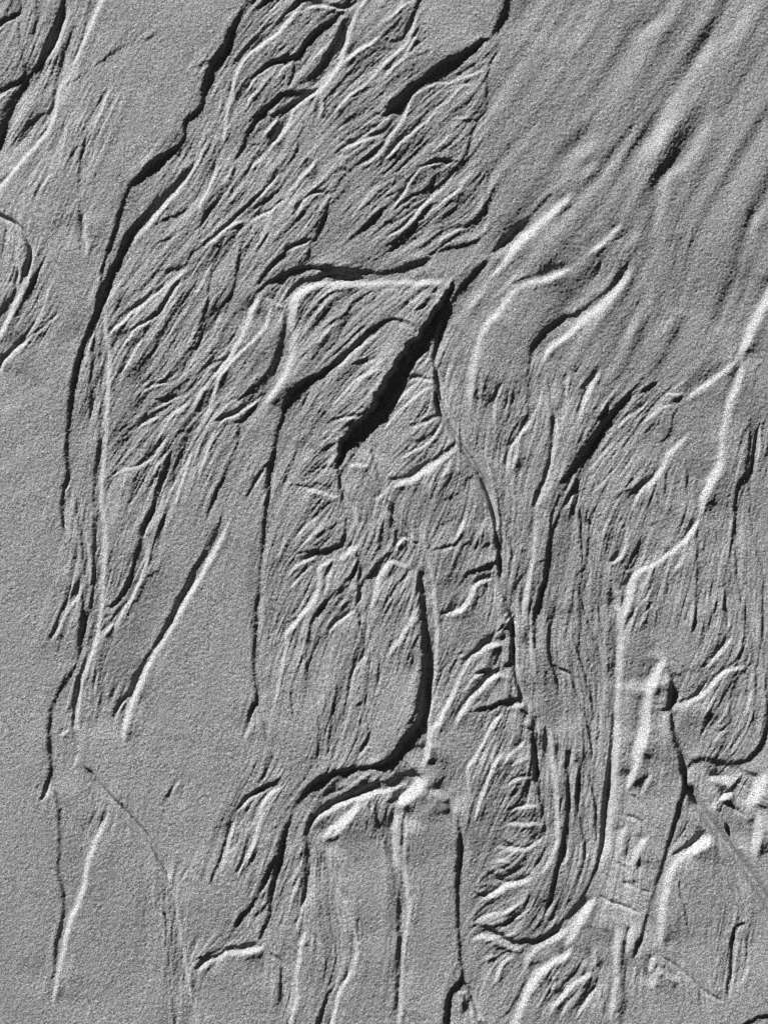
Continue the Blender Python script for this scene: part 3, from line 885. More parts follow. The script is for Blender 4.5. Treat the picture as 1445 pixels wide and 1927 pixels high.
D 6 .6: 1443,1530 1370,1600 1290,1700 1220,1790
D 5 .5: 1320,1550 1270,1640 1210,1710
B 6 .6: 1443,1620 1360,1710 1280,1790 1230,1880
B 5 .5: 1443,1700 1370,1800 1320,1900
B 5 .5: 1300,1600 1250,1680
D 9 .9: 610,1720 600,1800 610,1880
B 6 .7: 550,1690 620,1700
B 5 .5: 650,1750 660,1850 670,1900
C 6 .5: 600,1600 660,1700 690,1800 720,1900
D 12 .9: 680,1900 730,1920
T 1083 1445
D 5 .7: 40,0 20,100 10,200 15,300 30,410 60,510 75,600 60,720 30,810 0,880
D 4 .7: 100,80 130,170 150,280 160,400 155,500 170,580
D 8 1.0: 250,0 240,120 225,250 215,380 205,510 200,620 170,730 130,830 80,930 40,1010 0,1070
B 12 .6: 300,0 295,150 280,300 260,450 240,580 210,700 190,820
B 11 .6: 440,20 420,100 400,170
B 10 .6: 390,440 350,520 340,600 350,700
B 7 .5: 570,40 530,140 510,230
B 12 .7: 560,520 490,590 450,670 440,770
D 10 .5: 420,480 400,570 390,680
D 6 .5: 490,650 470,740 460,830
C 4 .4: 400,205 450,230 500,280 530,320
C 4 .45: 380,375 440,385 490,410 530,450
C 3 .4: 290,720 370,760 420,810
C 4 .45: 340,870 420,890 480,930
C 3 .45: 420,860 480,890
C 3 .4: 490,930 580,945
C 4 .5: 180,970 260,1020 330,1040 400,1065 480,1100
D 9 1.1: 790,0 820,80 810,170 780,260 760,350 730,460 700,570 670,670 640,780 610,880 580,990 550,1080 520,1170 490,1270 450,1350 430,1450
C 5 .8: 780,0 810,60 840,140 870,220
D 7 .9: 860,200 850,330
D 5 .7: 850,360 830,440 780,530 740,590
D 6 .8: 980,460 920,520 860,570 780,620 720,680
B 14 1.0: 1030,540 960,580 880,630 810,670 750,730 710,790 690,870 670,960 650,1050 640,1160 640,1280 645,1370
C 15 .75: 860,120 900,230 960,330 1030,430 1100,530 1190,640 1280,760 1360,880 1443,1000
D 4 .6: 850,0 830,60
D 5 .7: 1250,90 1190,150 1150,190 1080,220
B 8 .7: 990,90 1060,95 1130,120 1200,110
B 9 .9: 1200,190 1150,220 1090,235
B 5 .4: 1060,250 1030,320
B 30 .5: 1420,60 1390,150 1350,230
B 12 .6: 1380,310 1370,420 1360,550 1340,650
C 4 .5: 1130,250 1210,320 1290,380
D 5 .5: 1443,620 1400,650
D 4 .7: 1090,620 1075,720 1130,770 1150,860 1180,950 1220,1030
D 4 .6: 1100,690 1140,760 1200,840 1240,940
D 5 .9: 1225,1070 1215,1170 1180,1250 1165,1350 1165,1460 1150,1560 1135,1640 1135,1740
D 5 .8: 1280,1160 1215,1175
D 4 .8: 1275,1170 1270,1250 1285,1330 1280,1420 1260,1480
D 5 .7: 790,810 770,880 785,960 810,1050 830,1150 850,1260
C 4 .4: 640,1420 720,1470 800,1530 870,1590 930,1650 1010,1710 1120,1760
D 3 .5: 920,1650 920,1750 950,1850
D 3 .3: 950,1240 990,1320
B 10 .5: 620,1500 700,1560 780,1610
B 12 .6: 600,1400 560,1520 580,1620
D 5 .6: 480,1500 450,1600 460,1700
D 4 .7: 510,1640 570,1690
D 5 .6: 550,1530 540,1610
D 12 .7: 400,1190 375,1300 355,1420 355,1550 360,1650 370,1760 350,1850 330,1924
B 10 .6: 310,1180 310,1330 305,1460 300,1580 290,1700 280,1800 260,1900
B 14 .6: 150,1000 90,1080 40,1160 20,1240
D 4 .6: 215,1070 220,1150
B 10 .9: 150,1520 100,1570 0,1620
B 8 .5: 140,1330 140,1440 150,1520
D 6 .6: 180,1560 150,1640 80,1720 0,1800
B 4 .6: 180,1640 110,1720 50,1810 0,1890
D 7 .6: 200,1670 215,1780 210,1900
D 6 .6: 80,1420 20,1500 0,1540
B 10 .5: 430,1180 400,1300 390,1400
D 8 .9: 1443,1860 1380,1870 1310,1900 1270,1924
B 5 .4: 1310,1470 1270,1560 1230,1650
D 8 .4: 1390,1050 1360,1120
S
S
D 6 .7: 695,828 700,854 708,883 714,912 721,933
B 6 .6: 653,879 666,875 695,877
B 8 .5: 645,883 645,912 666,954 674,996
D 4 .5: 721,975 716,1000 708,1030
B 6 .7: 706,942 714,936 723,931
B 5 .6: 725,963 734,966 742,975
D 5 .8: 744,992 743,1004 742,1017
B 4 .5: 746,1026 763,1013 775,1022
D 4 .6: 746,1034 721,1051 700,1072 685,1093
C 5 .5: 725,938 754,980 779,1013
D 11 1.0: 1001,1350 1004,1362 1002,1378
D 10 1.0: 1003,1398 1005,1430 1007,1472
D 6 .8: 1010,1480 1015,1505 1020,1545
D 10 .9: 948,1160 954,1170 958,1184
D 10 .9: 962,1232 959,1243 956,1254
C 5 .6: 965,1165 968,1245 980,1300 998,1340
D 4 .6: 1004,1150 1006,1188 1004,1226
D 4 .6: 1048,1150 1033,1188 1033,1233 1044,1267 1048,1290
D 4 .6: 1078,1192 1089,1229 1105,1282 1116,1331 1122,1362
D 4 .6: 1097,1150 1120,1203 1135,1256
D 4 .5: 1131,1158 1137,1207 1142,1248
D 4 .6: 1101,1331 1108,1377 1116,1422 1118,1464
C 3.5 .5: 1052,1260 1074,1271 1086,1297 1097,1328
D 12 .4: 1154,1263 1152,1339 1146,1415
B 10 .6: 1033,1366 1038,1415 1044,1471 1050,1528
D 6 .8: 1067,1407 1067,1452 1067,1502 1063,1558 1052,1622
D 5 .8: 1091,1437 1088,1475 1088,1520 1097,1566 1101,1622
D 4 .7: 1110,1464 1120,1509 1122,1554 1125,1604
D 8 .8: 1154,1392 1146,1445 1141,1509 1137,1566 1129,1622
B 4 .6: 950,1407 927,1445 912,1483 900,1517 891,1554
B 4 .6: 953,1339 927,1362 912,1396 897,1418 882,1445
B 16 1.3: 1253,1236 1243,1256 1231,1280 1223,1312
B 10 .9: 1220,1329 1214,1380 1206,1414 1192,1460 1180,1494
D 11 1.6: 1264,1340 1268,1370 1275,1402 1285,1440 1291,1478
B 18 1.3: 1342,1572 1318,1590 1292,1606
B 22 1.0: 1442,1450 1425,1490 1410,1524
B 12 .9: 1425,1534 1425,1580 1419,1614
B 8 .9: 1328,1463 1357,1466 1390,1469
B 9 1.0: 1355,1507 1368,1498 1381,1490
D 6 .9: 1402,1460 1379,1483 1362,1497
D 5 .9: 1371,1852 1374,1801 1376,1756 1387,1736
D 5 .8: 1403,1739 1393,1739 1384,1741
B 14 .9: 1128,1688 1106,1710 1083,1750 1055,1800
B 10 .8: 1240,1815 1232,1835 1226,1860
B 26 1.2: 806,1462 773,1490 742,1514
B 14 .9: 807,1484 826,1492 840,1504 850,1533
B 10 1.0: 804,1395 800,1443
B 12 .9: 744,1518 744,1567 750,1614 759,1643
D 9 .6: 714,1549 726,1590 738,1637 747,1696 750,1767 747,1838 744,1908
B 8 .7: 608,1584 632,1567 661,1537 685,1508
D 5 .8: 709,1508 706,1537 720,1578
B 5 .5: 603,1590 626,1643 650,1696 667,1755
D 3.5 .4: 579,1643 620,1708 650,1755
D 3.5 .4: 575,1690 605,1745 640,1800
D 6 .6: 511,1814 526,1855 532,1908
D 5 .9: 834,598 820,650 815,690 818,735 827,780
C 6 .8: 818,735 828,775 850,812 885,865 912,910 935,990
D 6 .9: 926,960 934,1010 937,1060 938,1096
D 6 .9: 938,1098 950,1130 962,1168
D 7 .9: 965,1190 966,1242
D 6 .9: 970,1275 978,1320 996,1345
"""

# ------------------------------------------------------------------ the rills: plan lines -> height
def parse(txt):
    lines, ox, oy, k = [], 0.0, 0.0, 0.25
    edges = False
    for ln in txt.strip().splitlines():
        if not ln.strip():
            continue
        if ln[0] == 'T':
            _, a, b = ln.split(); ox, oy, k, edges = float(a), float(b), 0.25, True
            continue
        if ln[0] == 'S':
            ox, oy, k, edges = 0.0, 0.0, 1.0, False
            continue
        head, pts = ln.split(':')
        h = head.split()
        ws = [float(v) for v in h[1].split('-')]
        w0, w1 = ws[0], ws[-1]
        sl = float(h[2])
        w2 = float(h[3]) if len(h) > 3 else None
        P = np.array([[float(v) for v in p.split(',')] for p in pts.split()])
        e = [False, False]
        if edges:
            for j, q in ((0, P[0]), (1, P[-1])):
                e[j] = q[0] <= 3 or q[0] >= 1440 or q[1] <= 3 or q[1] >= 1920
        P = P * k + (ox, oy)
        t = np.linspace(0, 1, len(P))
        W = w0 + (w1 - w0) * t
        lines.append(dict(t=[(ox,oy)]*2, kind=h[0], P=P, W=W, S=np.full(len(P), sl), w2=w2, e=e))
    return lines


def sunward(P):
    """+1 when the right-hand normal of the travel direction points away from the sun"""
    d = np.diff(P, axis=0)
    n = np.stack([-d[:, 1], d[:, 0]], 1)        # in y-down plan: right-hand side of travel
    return 1.0 if (n @ -SUN_DIR).sum() >= 0 else -1.0


def join(lines):
    """strokes that meet at a sheet edge are one line"""
    done = False
    while not done:
        done = True
        for i in range(len(lines)):
            a = lines[i]
            for ea in (0, 1):
                if not a['e'][ea]:
                    continue
                pa = a['P'][0 if ea == 0 else -1]
                best = None
                for j in range(len(lines)):
                    if j == i or lines[j]['kind'] != a['kind']:
                        continue
                    b = lines[j]
                    for eb in (0, 1):
                        if b['e'][eb]:
                            pb = b['P'][0 if eb == 0 else -1]
                            dd = np.hypot(*(pa - pb))
                            if dd < 12 and a['t'][ea] != b['t'][eb] and (best is None or dd < best[0]):
                                best = (dd, j, eb)
                if best:
                    _, j, eb = best
                    b = lines[j]
                    fa = (lambda v: v[::-1]) if ea == 0 else (lambda v: v)
                    fb = (lambda v: v) if eb == 0 else (lambda v: v[::-1])
                    c = dict(kind=a['kind'], w2=a['w2'] or b['w2'], e=[a['e'][1 - ea], b['e'][1 - eb]], t=[a['t'][1 - ea], b['t'][1 - eb]])
                    pa_, pb_ = fa(a['P']), fb(b['P'])
                    mid = (pa_[-1] + pb_[0]) / 2
                    c['P'] = np.vstack([pa_[:-1], mid, pb_[1:]])
                    for q in 'WS':
                        A, B = fa(a[q]), fb(b[q])
                        c[q] = np.concatenate([A[:-1], [(A[-1] + B[0]) / 2], B[1:]])
                    lines = [l for k_, l in enumerate(lines) if k_ not in (i, j)] + [c]
                    done = False
                    break
            if not done:
                break
    return lines


def extend(lines):
    """lines that run out of the photographed patch go on a little way"""
    for l in lines:
        for e in (0, 1):
            p = l['P'][0 if e == 0 else -1]
            if not (-6 < p[0] < 6 or PW - 6 < p[0] < PW + 6 or -6 < p[1] < 6 or PH - 6 < p[1] < PH + 6):
                continue
            if not l['e'][e]:
                continue
            q = l['P'][1 if e == 0 else -2]
            d = (p - q) / (np.hypot(*(p - q)) + 1e-6)
            ex = [p + d * 30, p + d * 70]
            if e == 0:
                l['P'] = np.vstack([ex[1], ex[0], l['P']])
                l['W'] = np.concatenate([[l['W'][0]] * 2, l['W']]); l['S'] = np.concatenate([[l['S'][0]] * 2, l['S']])
            else:
                l['P'] = np.vstack([l['P'], ex[0], ex[1]])
                l['W'] = np.concatenate([l['W'], [l['W'][-1]] * 2]); l['S'] = np.concatenate([l['S'], [l['S'][-1]] * 2])
    return lines


def dense(l, step=5.0):
    """Catmull-Rom through the stroke, sampled evenly"""
    P = l['P']
    Q = np.vstack([2 * P[0] - P[1], P, 2 * P[-1] - P[-2]])
    out, W, S = [], [], []
    for i in range(len(P) - 1):
        p0, p1, p2, p3 = Q[i:i + 4]
        n = max(2, int(np.hypot(*(p2 - p1)) / step))
        for t in np.arange(n) / n:
            out.append(0.5 * (2 * p1 + (p2 - p0) * t + (2 * p0 - 5 * p1 + 4 * p2 - p3) * t ** 2 + (3 * p1 - p0 - 3 * p2 + p3) * t ** 3))
            W.append(l['W'][i] * (1 - t) + l['W'][i + 1] * t)
            S.append(l['S'][i] * (1 - t) + l['S'][i + 1] * t)
    out.append(P[-1]); W.append(l['W'][-1]); S.append(l['S'][-1])
    return np.array(out), np.array(W), np.array(S)


STEP = 1.65
MARG = 62.0
X0, Y0 = -MARG, -MARG
NX = int((PW + 2 * MARG) / STEP) + 1
NY = int((PH + 2 * MARG) / STEP) + 1
gx = X0 + np.arange(NX) * STEP
gy = Y0 + np.arange(NY) * STEP
rng = np.random.default_rng(7)


def blur(a, s):
    """gaussian blur by FFT, s in cells"""
    fy = np.fft.fftfreq(a.shape[0])[:, None]
    fx = np.fft.rfftfreq(a.shape[1])[None, :]
    return np.fft.irfft2(np.fft.rfft2(a) * np.exp(-2 * (math.pi * s) ** 2 * (fx ** 2 + fy ** 2)), a.shape)


def inside(poly, X, Y):
    P = np.array(poly, float); c = np.zeros(X.shape, bool)
    for (xa, ya), (xb, yb) in zip(P, np.roll(P, -1, 0)):
        if ya == yb:
            continue
        c ^= ((ya > Y) != (yb > Y)) & (X < (xb - xa) * (Y - ya) / (yb - ya) + xa)
    return c


def noise(s):
    n = blur(rng.standard_normal((NY, NX)), s)
    return n / n.std()


def sample(a, px, py):
    """bilinear lookup, px/py in cells"""
    px = np.clip(px, 0, a.shape[1] - 1.001); py = np.clip(py, 0, a.shape[0] - 1.001)
    ix = px.astype(np.int32); iy = py.astype(np.int32)
    fx = (px - ix).astype(np.float32); fy = (py - iy).astype(np.float32)
    r = a.ravel(); w = a.shape[1]; k = iy * w + ix
    return (r[k] * (1 - fx) + r[k + 1] * fx) * (1 - fy) + (r[k + w] * (1 - fx) + r[k + w + 1] * fx) * fy


H = np.zeros((NY, NX))
HT = np.zeros((NY, NX))
HS = np.zeros((NY, NX))
C8 = 8.0                                     # coarse grid for the flow field
FX, FY = int(NX * STEP / C8) + 2, int(NY * STEP / C8) + 2
fc, fs, fd, fw = (np.zeros((FY, FX)) for _ in range(4))

OWN = np.full((NY, NX), -1, np.int32)         # which traced line a point belongs to
OWND = np.ones((NY, NX), np.float32)
PIECES = []


def cover(l, x0, x1, y0, y1, rel):
    P, W, L = l['draw']
    if W.mean() * L < 330 or l['S'].max() < 0.35:
        return
    k = len(PIECES); PIECES.append(l)
    v = rel * (6.0 / (W.mean() + 2))
    cur = OWND[y0:y1, x0:x1]
    m = (rel < 1) & ((v < cur) | (OWN[y0:y1, x0:x1] < 0))
    OWN[y0:y1, x0:x1][m] = k
    cur[m] = v[m]


LINES = extend(join(parse(STROKES)))
for l in LINES:
    P, W, S = dense(l)
    n = len(P)
    seglen = np.hypot(*np.diff(P, axis=0).T)
    arc = np.concatenate([[0], np.cumsum(seglen)])
    L = arc[-1]
    # hand-drawn unevenness along the line
    ph = rng.uniform(0, 6.28, 4)
    wob = 1 + (0.16 * np.sin(arc / 17 + ph[0]) + 0.12 * np.sin(arc / 7.3 + ph[1])) * np.minimum(1, 5 / W)
    wob = wob * (1 + 0.2 * np.sin(arc / 41 + ph[2]) + 0.15 * np.sin(arc / 23 + ph[3]))
    jit = 0.0 if l['kind'] == 'C' else (4.0 if l['w2'] == 80 else 1.0)
    if l['kind'] == 'C':
        wob = np.ones_like(arc)
    nrm = np.gradient(P, axis=0)
    nrm = nrm / (np.hypot(nrm[:, 0], nrm[:, 1])[:, None] + 1e-9)
    P = P + np.stack([-nrm[:, 1], nrm[:, 0]], 1) * (0.5 * np.sin(arc / 6.1 + ph[2]) + 0.35 * np.sin(arc / 2.9 + ph[3]))[:, None] * np.minimum(1, W / 4)[:, None] * jit
    tl = min(0.28 * L, 6 + 0.7 * W.mean()) if l['kind'] != 'B' else min(0.24 * L, 14 + 1.5 * W.mean())
    tl2 = min(0.45 * L, 12 + 1.1 * (l['w2'] or (GENTLE * W.max() + 10)))
    tap = np.clip(np.minimum(arc / tl if True else 1, (L - arc) / tl), 0, 1)
    tap = tap * tap * (3 - 2 * tap)
    tapw = np.clip(np.minimum(arc, L - arc) / min(0.4 * L, 14 + 3 * W.mean()), 0, 1)
    tapw = np.sin(tapw * math.pi / 2)
    tap2 = np.clip(np.minimum(arc / tl2, (L - arc) / tl2), 0, 1)
    tap2 = tap2 * tap2 * (3 - 2 * tap2)
    side = sunward(P)
    S_in = S
    W = W + np.clip((7 - W) * 0.3, 0, 1.2)
    K = l['kind']
    S = KD * S ** 0.9 if K == 'D' and not l['w2'] else (KB * np.tanh(S / 0.6) if K == 'B' else S)
    wmax = W.max()
    K = l['kind']
    softline = wmax >= 8 and S_in.max() <= 0.45
    W2 = l['w2'] or min(GENTLE * wmax + 12, 0.4 * L + 4)
    R = (3.2 * W2 + wmax) if K != 'C' else 2.6 * wmax
    x0 = max(0, int((P[:, 0].min() - R - X0) / STEP)); x1 = min(NX, int((P[:, 0].max() + R - X0) / STEP) + 2)
    y0 = max(0, int((P[:, 1].min() - R - Y0) / STEP)); y1 = min(NY, int((P[:, 1].max() + R - Y0) / STEP) + 2)
    if x1 <= x0 or y1 <= y0:
        continue
    D = np.full((y1 - y0, x1 - x0), 1e9, np.float32)
    SD = np.zeros_like(D); T = np.zeros_like(D)
    for i in range(n - 1):
        a, b = P[i], P[i + 1]
        sx0 = max(x0, int((min(a[0], b[0]) - R - X0) / STEP)); sx1 = min(x1, int((max(a[0], b[0]) + R - X0) / STEP) + 2)
        sy0 = max(y0, int((min(a[1], b[1]) - R - Y0) / STEP)); sy1 = min(y1, int((max(a[1], b[1]) + R - Y0) / STEP) + 2)
        if sx1 <= sx0 or sy1 <= sy0:
            continue
        dx = (gx[sx0:sx1] - a[0])[None, :].astype(np.float32); dy = (gy[sy0:sy1] - a[1])[:, None].astype(np.float32)
        vx, vy = b - a
        ll = vx * vx + vy * vy + 1e-9
        t = np.clip((dx * vx + dy * vy) / ll, 0, 1)
        ex = dx - t * vx; ey = dy - t * vy
        d2 = ex * ex + ey * ey
        win = D[sy0 - y0:sy1 - y0, sx0 - x0:sx1 - x0]
        m = d2 < win
        win[m] = d2[m]
        cr = (vx * dy - vy * dx)
        SD[sy0 - y0:sy1 - y0, sx0 - x0:sx1 - x0][m] = np.sign(cr)[m]
        T[sy0 - y0:sy1 - y0, sx0 - x0:sx1 - x0][m] = (i + t)[m]
    dist = np.sqrt(D)
    ok = dist < R
    s = SD * dist * side                       # >0: away from the sun
    ti = np.clip(T, 0, n - 1)
    wl = np.interp(ti, np.arange(n), W * (0.7 + 0.3 * wob) * (0.5 + 0.5 * tapw)); amp = np.interp(ti, np.arange(n), tap * wob * S)
    depth = wl * amp
    if K == 'C':
        h = -KC * depth * np.exp(-(s / (0.55 * wl + 1)) ** 2)
    else:
        sg = -1 if K == 'D' else 1
        wlt = np.interp(ti, np.arange(n), W); dt = wlt * np.interp(ti, np.arange(n), tap2 * S)
        if softline:
            q = s / (1.1 * wlt)
            HS[y0:y1, x0:x1] += np.where(ok, 0.45 * dt * q * np.exp(0.5 - 0.5 * q * q) * sg, 0)
            h = 0.0 * s
        else:
            stp = np.tanh(s / (0.42 * wl))
            ec = np.exp(-(s / (1.25 * wl + 1)) ** 2)
            HT[y0:y1, x0:x1] += np.where(ok, 0.5 * dt * sg * np.tanh(s / (0.42 * wlt)) * (np.exp(-np.abs(s) / W2) - np.exp(-(s / (1.25 * wlt + 1)) ** 2)) * np.clip((R - dist) / (0.4 * R), 0, 1), 0)
            h = 0.5 * depth * stp * ec * sg
    H[y0:y1, x0:x1] += np.where(ok, h, 0)
    core = 0.62 * wl
    l['draw'] = (P, W, L)
    cover(l, x0, x1, y0, y1, np.where(ok, dist / np.maximum(core, 1.3), 9))
    # flow field
    cx = ((P[:, 0] - X0) / C8).astype(int); cy = ((P[:, 1] - Y0) / C8).astype(int)
    inb = (cx >= 0) & (cx < FX) & (cy >= 0) & (cy < FY)
    th = 2 * np.arctan2(nrm[:, 1], nrm[:, 0])
    np.add.at(fc, (cy[inb], cx[inb]), np.cos(th)[inb]); np.add.at(fs, (cy[inb], cx[inb]), np.sin(th)[inb])
    fine = np.where(W < 8, 1.0, 0.35) * np.minimum(1, S_in / 0.3)
    np.add.at(fd, (cy[inb], cx[inb]), fine[inb])

H += TAIL * blur(HT, 5.0 / STEP) + blur(HS, 5.0 / STEP)

# orientation of the flow everywhere, and how rilled the sand is
A = sum(wt * blur(fc, s_) for s_, wt in ((1.5, 1), (4, 1.5), (12, 2), (40, 3)))
B = sum(wt * blur(fs, s_) for s_, wt in ((1.5, 1), (4, 1.5), (12, 2), (40, 3)))
th = 0.5 * np.arctan2(B, A)
dens = np.clip(blur(fd, 3.0) / 0.42, 0, 1)
PXc, PYc = np.meshgrid(np.arange(NX) * STEP / C8, np.arange(NY) * STEP / C8)
ux = sample(np.cos(2 * th), PXc, PYc); uy = sample(np.sin(2 * th), PXc, PYc)
ang = 0.5 * np.arctan2(uy, ux)
DX, DY = np.cos(ang).astype(np.float32), np.sin(ang).astype(np.float32)
mask = sample(dens, PXc, PYc) ** 1.3


def lic(src, half, stride):
    """noise smeared along the flow: rill striations"""
    IX, IY = np.meshgrid(np.arange(NX, dtype=np.float32), np.arange(NY, dtype=np.float32))
    acc = src.copy(); wsum = 1.0
    for sg in (1, -1):
        px, py = IX.copy(), IY.copy()
        lx, ly = DX * sg, DY * sg
        for k in range(1, half + 1):
            px += lx * stride; py += ly * stride
            ii = np.clip(py, 0, NY - 1).astype(np.int32) * NX + np.clip(px, 0, NX - 1).astype(np.int32)
            nx_, ny_ = DX.ravel()[ii], DY.ravel()[ii]
            f = np.where(nx_ * lx + ny_ * ly < 0, -1, 1)
            lx, ly = nx_ * f, ny_ * f
            w = 1 - k / (half + 1)
            acc += w * src.ravel()[ii]; wsum += w
    acc -= acc.mean()
    return acc / acc.std()


fine = lic(noise(0.9).astype(np.float32), 12, 1.5)
broad = lic(noise(2.0).astype(np.float32), 16, 3.0)
wide = lic(noise(3.2).astype(np.float32), 16, 4.0)
braid = np.exp(-(broad / 0.3) ** 2) + 0.9 * np.exp(-(wide / 0.22) ** 2)
soft = lic(noise(5.5).astype(np.float32), 16, 7.0)
fold = lic(noise(4.5).astype(np.float32), 16, 5.0)
smooth = np.zeros((NY, NX))
for poly, v in ((dict((f[0], f[3]) for f in LANDFORMS)['upper_slope'], 0.9), ):
    smooth += v * inside(poly, gx[None, :] + 0 * gy[:, None], gy[:, None] + 0 * gx[None, :])
smooth = blur(smooth, 22) + 0.12
H += smooth * soft
H += mask * (STR_FINE * fine + STR_BROAD * (0.5 * broad - braid) + 0.75 * fold)
# gentle swells of the plain and wind-rippled grain
H += 0.35 * noise(9) * (0.35 + 0.65 * mask) + 1.2 * noise(40)
H += GRAIN * (noise(0.55) + 0.6 * noise(1.1))


# broad swells: the sand leans towards or away from the sun over whole lobes (slope along the sun's bearing)
lean = np.zeros((NY, NX))
for bx, by, brx, bry, bang, bv in LEANS:
    ca, sa = math.cos(math.radians(bang)), math.sin(math.radians(bang))
    qx, qy = gx[None, :] - bx, gy[:, None] - by
    lean += bv * np.exp(-(((qx * ca + qy * sa) / brx) ** 2 + ((-qx * sa + qy * ca) / bry) ** 2))
pad = 160
lp = np.pad(lean, pad)
ky = np.fft.fftfreq(lp.shape[0], STEP)[:, None] * 2 * math.pi
kx = np.fft.rfftfreq(lp.shape[1], STEP)[None, :] * 2 * math.pi
ks = -(kx * SUN_DIR[0] + ky * SUN_DIR[1])
k2 = kx ** 2 + ky ** 2
Hl = np.fft.irfft2(np.fft.rfft2(lp) * (-1j * ks) / (ks ** 2 + 0.06 * k2 + 3e-6), lp.shape)
H += Hl[pad:-pad, pad:-pad]

# level out towards the rim of the detailed patch, where the coarser beach takes over
ex = np.clip(np.minimum(gx - gx[0], gx[-1] - gx) / 46.0, 0, 1)[None, :]
ey = np.clip(np.minimum(gy - gy[0], gy[-1] - gy) / 46.0, 0, 1)[:, None]
fade = np.minimum(ex, ey); fade = fade * fade * (3 - 2 * fade)
H = (H - np.median(H)) * fade

# ------------------------------------------------------------------ material
def sand_material():
    m = bpy.data.materials.new('sand')
    m.use_nodes = True
    nt = m.node_tree; nt.nodes.clear()
    N = nt.nodes.new; Lk = nt.links.new
    out = N('ShaderNodeOutputMaterial'); bs = N('ShaderNodeBsdfPrincipled')
    bs.inputs['Roughness'].default_value = 0.85
    bs.inputs['Specular IOR Level'].default_value = 0.15
    tc = N('ShaderNodeTexCoord')
    g1 = N('ShaderNodeTexNoise'); g1.inputs['Scale'].default_value = 560; g1.inputs['Detail'].default_value = 2
    g2 = N('ShaderNodeTexNoise'); g2.inputs['Scale'].default_value = 6; g2.inputs['Detail'].default_value = 4
    r1 = N('ShaderNodeValToRGB')
    r1.color_ramp.elements[0].position = 0.36; r1.color_ramp.elements[0].color = (ALB * 0.25,) * 3 + (1,)
    r1.color_ramp.elements[1].position = 0.64; r1.color_ramp.elements[1].color = (ALB * 1.75,) * 3 + (1,)
    r2 = N('ShaderNodeMapRange'); r2.inputs[1].default_value = 0.3; r2.inputs[2].default_value = 0.7; r2.inputs[3].default_value = 0.93; r2.inputs[4].default_value = 1.07
    mx = N('ShaderNodeVectorMath'); mx.operation = 'SCALE'
    bp = N('ShaderNodeBump'); bp.inputs['Strength'].default_value = 0.8; bp.inputs['Distance'].default_value = 0.0012
    g3 = N('ShaderNodeTexNoise'); g3.inputs['Scale'].default_value = 700; g3.inputs['Detail'].default_value = 2
    for g in (g1, g2, g3):
        Lk(tc.outputs['Object'], g.inputs['Vector'])
    Lk(g1.outputs['Fac'], r1.inputs['Fac']); Lk(g2.outputs['Fac'], r2.inputs['Value'])
    Lk(r1.outputs['Color'], mx.inputs[0]); Lk(r2.outputs['Result'], mx.inputs['Scale'])
    Lk(mx.outputs['Vector'], bs.inputs['Base Color'])
    Lk(g3.outputs['Fac'], bp.inputs['Height']); Lk(bp.outputs['Normal'], bs.inputs['Normal'])
    Lk(bs.outputs['BSDF'], out.inputs['Surface'])
    return m


SAND = sand_material()
co = np.empty((NY, NX, 3), np.float32)
co[..., 0] = ((gx - PW / 2) * MM)[None, :]
co[..., 1] = (-(gy - PH / 2) * MM)[:, None]
co[..., 2] = H * MM
co = co.reshape(-1, 3)
dzy, dzx = np.gradient(H, STEP)
nor = np.stack([-dzx, dzy, np.ones_like(H)], -1)
nor = (nor / np.linalg.norm(nor, axis=-1, keepdims=True)).reshape(-1, 3).astype(np.float32)
idx = np.arange(NX * NY).reshape(NY, NX)
quads = np.stack([idx[:-1, :-1], idx[1:, :-1], idx[1:, 1:], idx[:-1, 1:]], -1).reshape(-1, 4)


def mesh_from(name, verts, faces, normals=None):
    me = bpy.data.meshes.new(name)
    nf = len(faces)
    me.vertices.add(len(verts)); me.loops.add(nf * 4); me.polygons.add(nf)
    me.vertices.foreach_set('co', np.ascontiguousarray(verts, np.float32).ravel())
    me.loops.foreach_set('vertex_index', np.ascontiguousarray(faces, np.int32).ravel())
    me.polygons.foreach_set('loop_start', np.arange(nf, dtype=np.int32) * 4)
    me.polygons.foreach_set('use_smooth', np.ones(nf, bool))
    me.update(calc_edges=True)
    if normals is not None:
        me.normals_split_custom_set_from_vertices(normals.tolist())
    me.materials.append(SAND)
    return me


def piece(name, faces, parent=None):
    """one stretch of the sand surface as an object; neighbours share their rim points, so no seam shows"""
    u, inv = np.unique(faces.ravel(), return_inverse=True)
    me = mesh_from(name, co[u], inv.reshape(-1, 4), nor[u])
    o = bpy.data.objects.new(name, me); sc.collection.objects.link(o)
    o.parent = parent
    return o


fxc = np.tile((gx[:-1] + gx[1:]) / 2, NY - 1); fyc = np.repeat((gy[:-1] + gy[1:]) / 2, NX - 1)
form = np.zeros(len(quads), np.int16)
for k in range(len(LANDFORMS) - 1, 0, -1):
    form[inside(LANDFORMS[k][3], fxc, fyc)] = k
own = OWN[:-1, :-1].ravel()
objs = []
home = [-1] * len(PIECES)
for k in range(len(PIECES)):
    m = own == k
    if m.sum() < 60:
        own[m] = -1
        continue
    home[k] = int(np.bincount(form[m], minlength=len(LANDFORMS)).argmax())
# keep only the largest connected run of each piece
order = np.argsort(own, kind='stable'); so = own[order]
ctr = {}
for k, (nm, label, cat, poly) in enumerate(LANDFORMS):
    o = piece(nm, quads[(form == k) & (own < 0)])
    o['kind'] = 'structure'; o['label'] = label; o['category'] = cat
    objs.append(o)
for k, l in enumerate(PIECES):
    if home[k] < 0:
        continue
    a, b = np.searchsorted(so, [k, k + 1])
    w = l['draw'][1].mean()
    nm = 'crack' if l['kind'] == 'C' else ('lit_bank' if l['kind'] == 'B' else ('channel' if w >= 8.5 else 'rill'))
    piece(nm, quads[order[a:b]], objs[home[k]])

